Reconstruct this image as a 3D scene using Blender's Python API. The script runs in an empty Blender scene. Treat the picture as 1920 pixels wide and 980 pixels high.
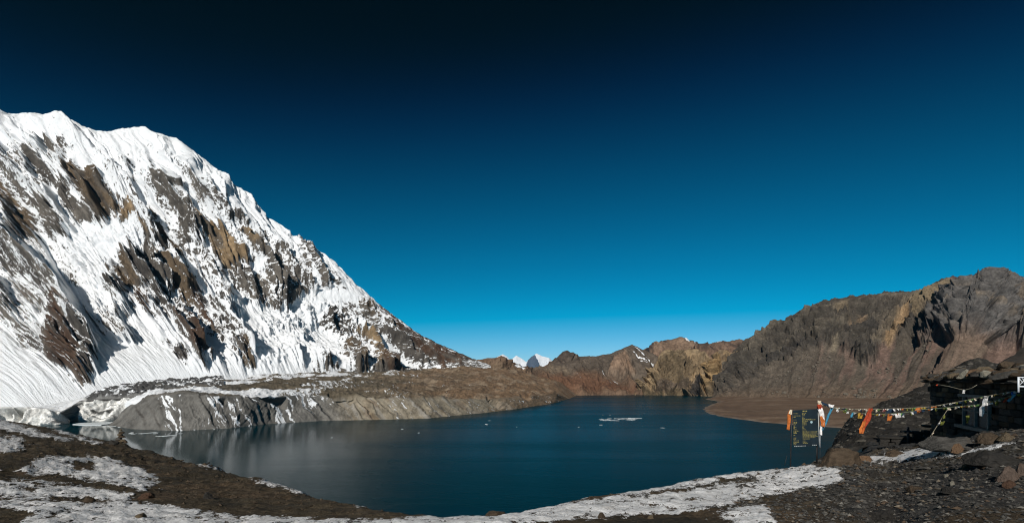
import bpy, bmesh, math, random
import numpy as np
from mathutils import Vector, Matrix

# ------------------------------------------------------------------ camera, sky, sun, exposure
H = 80.0            # eye height above the lake (m)
F = 960.0           # focal length in pixels of the 1920-wide photograph
HZ = 708.0          # pixel row of the horizon
ANTI = math.radians(17.0)      # azimuth the shadows run to (clockwise from +Y)
ELEV = math.radians(29.0)

scene = bpy.context.scene
C = scene.collection
cam_d = bpy.data.cameras.new('camera')
cam_d.sensor_width = 36.0
cam_d.lens = 18.0
cam_d.shift_y = (HZ - 490.0) / 1920.0
cam_d.clip_start = 0.1
cam_d.clip_end = 150000.0
cam = bpy.data.objects.new('camera', cam_d)
cam.location = (0, 0, H)
cam.rotation_euler = (math.radians(90), 0, 0)
C.objects.link(cam)
scene.camera = cam

world = bpy.data.worlds.new('World')
scene.world = world
world.use_nodes = True
wt = world.node_tree
for n in list(wt.nodes):
    wt.nodes.remove(n)
w_out = wt.nodes.new('ShaderNodeOutputWorld')
w_bg = wt.nodes.new('ShaderNodeBackground')
w_sky = wt.nodes.new('ShaderNodeTexSky')
w_sky.sky_type = 'NISHITA'
w_sky.sun_disc = False
w_sky.sun_elevation = ELEV
w_sky.sun_rotation = math.pi + ANTI
w_sky.altitude = 4900.0
w_sky.air_density = 1.0
w_sky.dust_density = 0.3
w_sky.ozone_density = 3.0
# deep polarised high-altitude sky: the Nishita radiance with a raised black point, the same in every direction
w_sep = wt.nodes.new('ShaderNodeSeparateColor')
w_com = wt.nodes.new('ShaderNodeCombineColor')
wt.links.new(w_sky.outputs['Color'], w_sep.inputs[0])
SKY = {'Red': (2.75, 1.05), 'Green': (1.08, 0.94), 'Blue': (2.12, 1.0)}
for ch, (low, mul) in SKY.items():
    a = wt.nodes.new('ShaderNodeMath'); a.operation = 'SUBTRACT'; a.inputs[1].default_value = low
    b = wt.nodes.new('ShaderNodeMath'); b.operation = 'MULTIPLY'; b.inputs[1].default_value = mul
    c = wt.nodes.new('ShaderNodeMath'); c.operation = 'SMOOTH_MAX'; c.inputs[1].default_value = {'Red': 0.0, 'Green': 0.02, 'Blue': 0.035}[ch]; c.inputs[2].default_value = {'Red': 0.02, 'Green': 0.35, 'Blue': 0.45}[ch]
    wt.links.new(w_sep.outputs[ch], a.inputs[0]); wt.links.new(a.outputs[0], b.inputs[0])
    wt.links.new(b.outputs[0], c.inputs[0]); wt.links.new(c.outputs[0], w_com.inputs[ch])
wt.links.new(w_com.outputs[0], w_bg.inputs['Color'])
w_bg.inputs['Strength'].default_value = 0.1
wt.links.new(w_bg.outputs[0], w_out.inputs['Surface'])

sun_d = bpy.data.lights.new('sun', 'SUN')
sun_d.energy = 4.0
sun_d.angle = math.radians(0.53)
sun_d.color = (1.0, 0.955, 0.89)
sun = bpy.data.objects.new('sun', sun_d)
to_sun = Vector((-math.sin(ANTI) * math.cos(ELEV), -math.cos(ANTI) * math.cos(ELEV), math.sin(ELEV)))
sun.rotation_euler = to_sun.to_track_quat('Z', 'Y').to_euler()
sun.location = (0, -200, 400)
C.objects.link(sun)

scene.view_settings.view_transform = 'Standard'
scene.view_settings.look = 'None'
scene.view_settings.exposure = 0.0
scene.view_settings.gamma = 1.0
scene.render.engine = 'CYCLES'
scene.cycles.use_denoising = True
scene.cycles.filter_width = 1.1
scene.cycles.use_adaptive_sampling = False
scene.cycles.max_bounces = 6
scene.cycles.volume_bounces = 0

# ------------------------------------------------------------------ helpers: noise
rng = np.random.default_rng(7)
random.seed(7)
PERM = np.concatenate([rng.permutation(256)] * 2).astype(np.int32)
_ang = rng.random(256) * 2 * np.pi
GX, GY = np.cos(_ang), np.sin(_ang)


def pn(x, y, seed=0):
    """2-D gradient noise, about -1..1"""
    x = np.asarray(x, float) + seed * 17.31
    y = np.asarray(y, float) + seed * 9.77
    xi = np.floor(x).astype(np.int64); yi = np.floor(y).astype(np.int64)
    xf = x - xi; yf = y - yi
    u = xf * xf * xf * (xf * (xf * 6 - 15) + 10); v = yf * yf * yf * (yf * (yf * 6 - 15) + 10)
    x0 = xi & 255; x1 = (xi + 1) & 255; y0 = yi & 255; y1 = (yi + 1) & 255
    h00 = PERM[PERM[x0] + y0] ; h10 = PERM[PERM[x1] + y0]; h01 = PERM[PERM[x0] + y1]; h11 = PERM[PERM[x1] + y1]
    a = GX[h00] * xf + GY[h00] * yf
    b = GX[h10] * (xf - 1) + GY[h10] * yf
    c = GX[h01] * xf + GY[h01] * (yf - 1)
    d = GX[h11] * (xf - 1) + GY[h11] * (yf - 1)
    return 1.5 * (a + u * (b - a) + v * (c + u * (d - c) - (a + u * (b - a))))


def fbm(x, y, o=4, seed=0, g=0.5, l=2.03):
    s = 0.0; a = 1.0
    for i in range(o):
        s = s + a * pn(x, y, seed + i); x = x * l; y = y * l; a *= g
    return s


def ridged(x, y, o=4, seed=0, g=0.5, l=2.03):
    s = 0.0; a = 1.0; w = 1.0
    for i in range(o):
        r = (1 - np.abs(pn(x, y, seed + i))) ** 2
        s = s + a * r * w; w = np.clip(r * 1.3, 0, 1); x = x * l; y = y * l; a *= g
    return s


def sstep(a, b, x):
    t = np.clip((x - a) / (b - a), 0, 1)
    return t * t * (3 - 2 * t)


def mix(a, b, f):
    f = np.asarray(f)
    return a + (b - a) * f


def mixc(col, c2, f):
    return col + (np.asarray(c2)[None, :] - col) * np.asarray(f)[:, None]


def P(px, py, d):
    """the place at depth d (m) that the photograph shows at pixel (px, py)"""
    return np.array([(px - 960.0) / F * d, d, H - (py - HZ) / F * d])


def lake_d(py):
    return H * F / (py - HZ)


def to_px(V):
    return 960 + V[..., 0] / V[..., 1] * F, HZ - (V[..., 2] - H) / V[..., 1] * F


def poly_sd(x, y, pts):
    """signed distance to a polygon, positive inside (far away: -999)"""
    pts = np.asarray(pts, float)
    out = np.full(x.shape, -999.0)
    x0, y0 = pts.min(0) - 60; x1, y1 = pts.max(0) + 60
    m = (x > x0) & (x < x1) & (y > y0) & (y < y1)
    if not m.any():
        return out
    X = x[m]; Y = y[m]
    d = np.full(X.shape, 1e9); ins = np.zeros(X.shape, bool)
    n = len(pts)
    for i in range(n):
        ax, ay = pts[i]; bx, by = pts[(i + 1) % n]
        ex, ey = bx - ax, by - ay
        t = np.clip(((X - ax) * ex + (Y - ay) * ey) / (ex * ex + ey * ey + 1e-9), 0, 1)
        d = np.minimum(d, np.hypot(X - ax - t * ex, Y - ay - t * ey))
        c = ((ay > Y) != (by > Y)) & (X < ex * (Y - ay) / (ey + 1e-12) + ax)
        ins ^= c
    out[m] = np.where(ins, d, -d)
    return out


def line_sd(x, y, pts):
    """distance to a polyline, sign + to its right-hand side in the picture, and position along it 0..1"""
    pts = np.asarray(pts, float)
    best = np.full(x.shape, 1e9); sg = np.zeros(x.shape); tt = np.zeros(x.shape)
    L = np.hypot(*(pts[1:] - pts[:-1]).T); cum = np.concatenate([[0], np.cumsum(L)])
    for i in range(len(pts) - 1):
        ax, ay = pts[i]; bx, by = pts[i + 1]
        ex, ey = bx - ax, by - ay
        t = np.clip(((x - ax) * ex + (y - ay) * ey) / (ex * ex + ey * ey), 0, 1)
        d = np.hypot(x - ax - t * ex, y - ay - t * ey)
        s = -np.sign(ex * (y - ay) - ey * (x - ax))
        m = d < best
        best = np.where(m, d, best); sg = np.where(m, s, sg); tt = np.where(m, (cum[i] + t * L[i]) / cum[-1], tt)
    return best * sg, tt


# ------------------------------------------------------------------ helpers: meshes and materials
def row(ctrl, n, closed=False):
    """resample control points (px, py, depth) over equal steps of px"""
    c = np.asarray(ctrl, float)
    xs = np.linspace(c[0, 0], c[-1, 0], n)
    return P(xs, np.interp(xs, c[:, 0], c[:, 1]), np.interp(xs, c[:, 0], c[:, 2])).T


def loft(rows, ns, nu, smooth=False):
    """surface through several rows of points; returns (rows, nu, 3) and T (row position 0..len-1)"""
    R = [row(r, nu) for r in rows]
    out = []; T = []
    for i in range(len(R) - 1):
        k = ns[i]
        for j in range(k + (1 if i == len(R) - 2 else 0)):
            f = j / k
            if smooth:
                p0 = R[max(i - 1, 0)]; p1 = R[i]; p2 = R[i + 1]; p3 = R[min(i + 2, len(R) - 1)]
                out.append(0.5 * (2 * p1 + (p2 - p0) * f + (2 * p0 - 5 * p1 + 4 * p2 - p3) * f * f + (3 * p1 - p0 - 3 * p2 + p3) * f ** 3))
            else:
                out.append(R[i] + (R[i + 1] - R[i]) * f)
            T.append(i + f)
    return np.array(out), np.array(T)[:, None] * np.ones((1, nu))


def grid_normals(V):
    du = np.gradient(V, axis=1); dv = np.gradient(V, axis=0)
    n = np.cross(du, dv)
    n /= np.linalg.norm(n, axis=2, keepdims=True) + 1e-9
    return n


def face_cam(V, n):
    c = V - np.array([0, 0, H])
    s = np.sign(-(n * c).sum(2).mean())
    return n * (s if s != 0 else 1)


def grid_faces(nt, nu):
    i = np.arange(nt - 1)[:, None] * nu + np.arange(nu - 1)[None, :]
    return np.stack([i, i + 1, i + nu + 1, i + nu], axis=-1).reshape(-1, 4)


def mesh_np(name, V, Q, smooth=True):
    V = np.ascontiguousarray(V.reshape(-1, 3), dtype=np.float32); Q = np.ascontiguousarray(Q, dtype=np.int32)
    me = bpy.data.meshes.new(name)
    me.vertices.add(len(V)); me.vertices.foreach_set('co', V.ravel())
    k = Q.shape[1]
    me.loops.add(Q.size); me.loops.foreach_set('vertex_index', Q.ravel())
    me.polygons.add(len(Q)); me.polygons.foreach_set('loop_start', np.arange(0, Q.size, k, dtype=np.int32))
    me.update(calc_edges=True)
    me.polygons.foreach_set('use_smooth', np.full(len(Q), smooth, dtype=bool))
    return me


def attr_f(me, name, a):
    at = me.attributes.new(name, 'FLOAT', 'POINT'); at.data.foreach_set('value', np.ascontiguousarray(a, dtype=np.float32).ravel())


def attr_v(me, name, a):
    at = me.attributes.new(name, 'FLOAT_VECTOR', 'POINT'); at.data.foreach_set('vector', np.ascontiguousarray(a, dtype=np.float32).ravel())


def attr_c(me, name, a):
    a = np.concatenate([a.reshape(-1, 3), np.ones((a.size // 3, 1))], 1)
    at = me.attributes.new(name, 'FLOAT_COLOR', 'POINT'); at.data.foreach_set('color', np.ascontiguousarray(a, dtype=np.float32).ravel())


def orient_up(V, Q):
    """flip faces so that they look outward (towards the sky side)"""
    v = V.reshape(-1, 3)
    n = np.cross(v[Q[:, 1]] - v[Q[:, 0]], v[Q[:, 2]] - v[Q[:, 0]])
    return Q if n[:, 2].sum() >= 0 else Q[:, ::-1]


def tag(o, label=None, cat=None, group=None, kind=None):
    if label: o['label'] = label
    if cat: o['category'] = cat
    if group: o['group'] = group
    if kind: o['kind'] = kind
    return o


def link(name, me, mat=None, parent=None):
    o = bpy.data.objects.new(name, me)
    C.objects.link(o)
    if mat is not None:
        me.materials.clear(); me.materials.append(mat)
    if parent is not None:
        o.parent = parent
    return o


def empty(name, loc, rz=0.0):
    o = bpy.data.objects.new(name, None); o.location = loc; o.rotation_euler = (0, 0, rz); o.empty_display_size = 0.2
    C.objects.link(o)
    return o


class NT:
    """a small shorthand for node trees"""
    def __init__(s, mat):
        s.t = mat.node_tree; s.n = s.t.nodes; s.l = s.t.links

    def new(s, kind, **kw):
        n = s.n.new('ShaderNode' + kind)
        for k, v in kw.items():
            setattr(n, k, v)
        return n

    def put(s, sock, v):
        if hasattr(v, 'is_output'):
            s.l.new(v, sock)
        else:
            sock.default_value = v

    def math(s, op, a, b=0.0, c=0.0, clamp=False):
        n = s.new('Math', operation=op, use_clamp=clamp)
        for i, v in enumerate((a, b, c)):
            s.put(n.inputs[i], v)
        return n.outputs[0]

    def noise(s, vec, scale, detail=4.0, rough=0.55, dist=0.0):
        n = s.new('TexNoise'); s.put(n.inputs['Vector'], vec)
        n.inputs['Scale'].default_value = scale; n.inputs['Detail'].default_value = detail
        n.inputs['Roughness'].default_value = rough; n.inputs['Distortion'].default_value = dist
        return n.outputs['Fac']

    def ramp(s, fac, lo, hi, a=0.0, b=1.0):
        n = s.new('MapRange', interpolation_type='SMOOTHSTEP'); s.put(n.inputs['Value'], fac)
        n.inputs['From Min'].default_value = lo; n.inputs['From Max'].default_value = hi
        n.inputs['To Min'].default_value = a; n.inputs['To Max'].default_value = b
        return n.outputs[0]

    def mixc(s, f, a, b, mode='MIX'):
        n = s.new('Mix', data_type='RGBA', blend_type=mode)
        s.put(n.inputs['Factor'], f); s.put(n.inputs[6], a); s.put(n.inputs[7], b)
        return n.outputs[2]

    def attr(s, name, out='Fac'):
        n = s.new('Attribute', attribute_name=name); return n.outputs[out]

    def scalev(s, vec, sc):
        n = s.new('VectorMath', operation='MULTIPLY'); s.put(n.inputs[0], vec); n.inputs[1].default_value = sc
        return n.outputs[0]

    def bump(s, h, strength, dist, normal=None):
        n = s.new('Bump'); s.put(n.inputs['Height'], h)
        n.inputs['Strength'].default_value = strength; n.inputs['Distance'].default_value = dist
        if normal is not None: s.l.new(normal, n.inputs['Normal'])
        return n.outputs[0]


def new_mat(name, rough=0.9, spec=0.3):
    m = bpy.data.materials.new(name); m.use_nodes = True
    b = m.node_tree.nodes['Principled BSDF']
    b.inputs['Roughness'].default_value = rough
    b.inputs['Specular IOR Level'].default_value = spec
    return m, NT(m), b


def c4(c):
    return (c[0], c[1], c[2], 1.0)


def plain_mat(name, col, rough=0.85, var=0.25, scale=12.0, bump=0.0, spec=0.25, metal=0.0):
    m, t, b = new_mat(name, rough, spec)
    b.inputs['Metallic'].default_value = metal
    co = t.new('TexCoord').outputs['Object']
    n = t.noise(co, scale, 6.0, 0.65)
    v = t.ramp(n, 0.25, 0.75, 1 - var, 1 + var)
    c = t.mixc(1.0, c4(col), t.new('CombineColor').outputs[0], 'MULTIPLY')
    cc = [x for x in t.n if x.bl_idname == 'ShaderNodeCombineColor'][-1]
    for i in range(3):
        t.l.new(v, cc.inputs[i])
    t.l.new(c, b.inputs['Base Color'])
    if bump:
        t.l.new(t.bump(n, 0.8, bump), b.inputs['Normal'])
    return m


def terrain_mat(name, grain=((0.3, 0.35), (0.05, 0.3)), bumps=((0.3, 0.8),), rough=0.95, spots=None, fc=None, flow=None):
    """colour from the 'Col' attribute, varied by noises given as (scale per metre, strength), with bump noises (scale, metres)"""
    m, t, b = new_mat(name, rough, 0.15)
    co = t.new('TexCoord').outputs['Object']
    col = t.attr('Col', 'Color')
    for i, (sc, st) in enumerate(grain):
        v = t.ramp(t.noise(co, sc, 6.0, 0.65), 0.28, 0.72, 1 - st, 1 + st)
        cc = t.new('CombineColor')
        for k in range(3): t.l.new(v, cc.inputs[k])
        col = t.mixc(1.0, col, cc.outputs[0], 'MULTIPLY')
    if flow is not None:
        sv, st = flow
        v = t.ramp(t.noise(t.scalev(t.attr('fc', 'Vector'), sv), 1.0, 5.0, 0.6), 0.3, 0.7, 1 - st, 1 + st)
        cc = t.new('CombineColor')
        for k in range(3): t.l.new(v, cc.inputs[k])
        col = t.mixc(1.0, col, cc.outputs[0], 'MULTIPLY')
    if spots is not None:
        sc, lo, hi, sp, attr = spots
        f = t.ramp(t.noise(co, sc, 5.0, 0.7), lo, hi)
        f = t.math('MULTIPLY', f, t.attr(attr))
        col = t.mixc(f, col, c4(sp))
    t.l.new(col, b.inputs['Base Color'])
    nrm = None
    for sc, di in bumps:
        nrm = t.bump(t.noise(co, sc, 8.0, 0.65), 1.0, di, nrm)
    if nrm is not None:
        t.l.new(nrm, b.inputs['Normal'])
    return m


def snow_rock_mat(name, u_sc=(1 / 22., 1 / 70.), amp=1.15, rb=4.0, snow=(0.83, 0.845, 0.86), rc=1.0, flute=2.2, n2s=9.0):
    """snow or bare rock, decided by the 'rock' attribute and a fall-line noise over the 'fc' coordinates (metres)"""
    m, t, b = new_mat(name, 0.9, 0.2)
    fc = t.attr('fc', 'Vector')
    co = t.new('TexCoord').outputs['Object']
    n1 = t.noise(t.scalev(fc, (u_sc[0], u_sc[1], 0)), 1.0, 7.0, 0.68, 0.4)
    n2 = t.noise(co, 1 / n2s, 5.0, 0.7)
    n = t.math('ADD', t.math('MULTIPLY', n1, 0.55), t.math('MULTIPLY', n2, 0.45))
    v = t.math('ADD', t.attr('rock'), t.math('MULTIPLY', t.math('SUBTRACT', n, 0.5), amp * 2))
    f = t.ramp(v, 0.45, 0.55)
    g = t.ramp(t.noise(co, 1 / 25.0, 8.0, 0.72), 0.25, 0.75, 0.5 * rc, 1.45 * rc)
    cc = t.new('CombineColor')
    for k in range(3): t.l.new(g, cc.inputs[k])
    rock = t.mixc(1.0, t.attr('Col', 'Color'), cc.outputs[0], 'MULTIPLY')
    t.l.new(t.mixc(f, c4(snow), rock), b.inputs['Base Color'])
    b1 = t.bump(t.noise(co, 1 / (n2s * 1.8), 9.0, 0.7), 1.0, rb)
    b2 = t.bump(t.noise(t.scalev(fc, (1 / 11., 1 / 80., 0)), 1.0, 6.0, 0.65), 1.0, flute, b1)
    b3 = t.bump(f, 0.7, 1.2, b2)
    t.l.new(b3, b.inputs['Normal'])
    return m

# ------------------------------------------------------------------ the base ground under everything
def base_ground():
    r = [0, 200, 900, 3000, 9000, 20000, 46000]; n = 48
    V = [[0, 0, -6.0]]
    for k in r[1:]:
        for j in range(n):
            a = 2 * math.pi * j / n
            V.append([k * math.sin(a), k * math.cos(a), -6.0])
    bm = bmesh.new(); vs = [bm.verts.new(v) for v in V]
    for j in range(n):
        bm.faces.new((vs[0], vs[1 + (j + 1) % n], vs[1 + j]))
    for i in range(len(r) - 2):
        for j in range(n):
            a = 1 + i * n + j; b = 1 + i * n + (j + 1) % n
            bm.faces.new((vs[a], vs[b], vs[b + n], vs[a + n]))
    bmesh.ops.recalc_face_normals(bm, faces=bm.faces)
    me = bpy.data.meshes.new('valley_ground'); bm.to_mesh(me); bm.free()
    link('valley_ground', me, plain_mat('valley_earth', (0.11, 0.075, 0.05), 0.95, 0.3, 0.01))['kind'] = 'structure'


base_ground()

# ------------------------------------------------------------------ the snow mountain on the left
GREY, DARK, BROWN, TAN = (0.118, 0.104, 0.088), (0.066, 0.058, 0.050), (0.115, 0.084, 0.054), (0.25, 0.175, 0.10)
RUST = (0.075, 0.046, 0.030)
ROCKS = [   # outlines of the bare rock on the face: colour, density, outline
    (GREY, .8, [(88, 271), (127, 275), (124, 304), (108, 311), (95, 291)]),
    (BROWN, .95, [(127, 311), (157, 324), (183, 337), (209, 363), (222, 409), (209, 423), (189, 422), (170, 382), (157, 356), (131, 330)]),
    (GREY, .85, [(111, 356), (137, 356), (157, 389), (183, 409), (183, 428), (140, 409), (121, 382)]),
    (GREY, .75, [(49, 288), (75, 301), (101, 333), (108, 363), (85, 347), (62, 320)]),
    (BROWN, .85, [(7, 343), (33, 373), (65, 409), (85, 451), (88, 471), (65, 458), (33, 418), (7, 363)]),
    (GREY, .8, [(62, 376), (98, 402), (131, 428), (150, 448), (140, 461), (108, 451), (75, 409)]),
    (TAN, .9, [(225, 399), (242, 405), (261, 435), (287, 474), (271, 467), (248, 441), (229, 422)]),
    (BROWN, .85, [(251, 389), (281, 402), (313, 441), (346, 484), (326, 497), (294, 451)]),
    (GREY, .7, [(304, 340), (330, 363), (359, 405), (385, 441), (379, 467), (346, 428), (313, 376)]),
    (TAN, 1.0, [(369, 409), (398, 428), (431, 451), (457, 493), (457, 503), (435, 515), (405, 490), (389, 458)]),
    (TAN, 1.0, [(442, 438), (469, 459), (490, 490), (483, 501), (466, 483), (445, 455)]),
    (GREY, .85, [(480, 497), (514, 487), (549, 532), (573, 556), (567, 573), (539, 570), (518, 584), (497, 556)]),
    (GREY, .85, [(428, 518), (469, 514), (494, 553), (504, 580), (490, 591), (469, 573), (438, 546)]),
    (GREY, .75, [(549, 452), (580, 473), (605, 504), (618, 532), (594, 535), (567, 504), (553, 469)]),
    (GREY, .6, [(608, 487), (629, 518), (650, 542), (640, 545), (615, 515)]),
    (DARK, .95, [(539, 625), (546, 605), (587, 584), (608, 594), (580, 615), (553, 646)]),
    (DARK, .7, [(608, 577), (639, 594), (664, 615), (650, 657), (622, 643), (594, 622)]),
    (TAN, .95, [(664, 636), (685, 632), (705, 664), (724, 690), (708, 690), (691, 667)]),
    (RUST, .8, [(700, 668), (724, 684), (750, 702), (719, 698)]),
    (BROWN, .9, [(625, 678), (643, 653), (664, 664), (691, 695), (664, 691)]),
    (BROWN, .8, [(674, 556), (698, 573), (705, 608), (685, 598), (664, 570)]),
    (RUST, .95, [(698, 567), (747, 601), (782, 629), (868, 667), (886, 678), (834, 688), (764, 643), (712, 594)]),
    (DARK, .8, [(705, 615), (747, 636), (806, 674), (782, 688), (733, 653)]),
    (BROWN, .95, [(212, 506), (245, 487), (277, 545), (261, 558), (229, 545)]),
    (DARK, .9, [(242, 480), (274, 500), (313, 558), (287, 549), (261, 516)]),
    (DARK, .8, [(199, 529), (229, 545), (261, 578), (255, 591), (209, 565)]),
    (RUST, .95, [(255, 562), (281, 562), (281, 588), (261, 578)]),
    (BROWN, .9, [(277, 506), (320, 500), (375, 562), (372, 604), (353, 588), (320, 555), (300, 529)]),
    (DARK, .65, [(287, 555), (326, 575), (359, 598), (326, 617), (294, 594)]),
    (RUST, .95, [(359, 552), (392, 578), (402, 643), (385, 624), (366, 584)]),
    (RUST, 1.0, [(343, 611), (362, 617), (375, 650), (398, 676), (389, 689), (366, 666), (346, 630)]),
    (DARK, .85, [(317, 656), (340, 656), (356, 673), (353, 689), (326, 676)]),
    (DARK, .7, [(398, 578), (434, 611), (457, 663), (470, 689), (451, 676), (405, 646)]),
    (BROWN, .85, [(456, 664), (474, 682), (476, 694), (450, 684)]),
    (RUST, 1.0, [(108, 588), (131, 588), (137, 617), (150, 650), (160, 690), (173, 728), (160, 722), (131, 699), (85, 676), (95, 640)]),
    (DARK, .75, [(137, 617), (170, 650), (186, 689), (173, 722), (155, 668)]),
    (GREY, .6, [(0, 535), (78, 539), (105, 588), (20, 617), (0, 604)]),
    (GREY, .62, [(20, 620), (95, 612), (85, 676), (39, 650)]),
    (GREY, .6, [(78, 500), (112, 528), (140, 590), (100, 585), (80, 540)]),
    (DARK, .55, [(0, 380), (26, 430), (60, 520), (20, 530), (0, 470)]),
    (GREY, .55, [(150, 560), (205, 590), (260, 640), (225, 650), (165, 610)]),
    (GREY, .5, [(140, 440), (200, 520), (190, 560), (130, 500)]),
    (GREY, .55, [(385, 470), (430, 520), (430, 570), (395, 540), (360, 480)]),
    (GREY, .5, [(470, 420), (560, 500), (600, 560), (560, 545), (500, 480)]),
    (GREY, .5, [(330, 300), (400, 370), (470, 430), (440, 430), (360, 360)]),
    (GREY, .55, [(580, 640), (640, 660), (620, 690), (575, 672)]),
    (GREY, .6, [(640, 560), (680, 580), (720, 630), (690, 630), (650, 590)]),
    (DARK, .6, [(500, 590), (540, 600), (530, 640), (490, 630)]),
    (DARK, .55, [(360, 560), (440, 590), (440, 650), (400, 620)]),
]
SHELF = [(440, 585), (520, 590), (580, 560), (640, 540), (690, 548), (660, 568), (610, 580), (560, 600), (540, 635), (520, 665), (560, 690), (640, 698), (480, 702), (470, 660), (450, 620)]
SHELF2 = [(140, 440), (180, 425), (250, 432), (252, 465), (215, 480), (185, 505), (150, 480)]
FAN = [(-300, 820), (-60, 680), (5, 640), (30, 665), (90, 700), (165, 742), (165, 762), (60, 790), (-100, 840)]
FAN2 = [(205, 650), (240, 640), (330, 685), (440, 706), (480, 712), (330, 730), (165, 745), (185, 700)]
RIBS = [  # crest lines of the main ribs (the shadow falls on their right-hand side) and height in m
    ([(0, 275), (39, 324), (127, 418)], 34), ([(33, 278), (52, 311), (131, 422)], 28), ([(70, 253), (101, 311)], 26),
    ([(0, 366), (33, 415), (60, 455)], 34), ([(0, 409), (42, 480), (72, 513), (131, 571), (163, 627), (189, 690)], 52),
    ([(268, 490), (320, 562)], 42), ([(320, 480), (372, 558)], 36), ([(245, 389), (294, 454), (313, 474)], 34),
    ([(408, 562), (440, 610), (464, 672)], 38), ([(195, 300), (235, 345), (262, 395)], 26), ([(238, 310), (262, 335)], 26),
    ([(112, 300), (160, 365)], 24), ([(355, 415), (385, 470)], 28), ([(330, 590), (362, 640), (398, 690)], 30),
    ([(60, 480), (90, 530), (110, 580)], 24), ([(15, 540), (45, 590)], 22), ([(590, 590), (640, 650), (690, 700)], 26),
    ([(655, 600), (700, 660), (750, 704)], 28), ([(700, 590), (750, 640), (810, 690)], 24), ([(550, 600), (535, 640)], 26),
    ([(440, 440), (500, 520), (530, 575)], 22), ([(500, 440), (560, 520), (590, 560)], 20), ([(560, 460), (620, 540)], 18),
    ([(390, 330), (450, 420)], 14), ([(205, 540), (255, 600)], 26), ([(240, 480), (290, 555)], 30), ([(150, 640), (186, 700)], 20),
    ([(280, 300), (350, 390), (400, 450)], 16), ([(100, 380), (150, 450)], 18), ([(230, 590), (250, 640)], 26),
]


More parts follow.
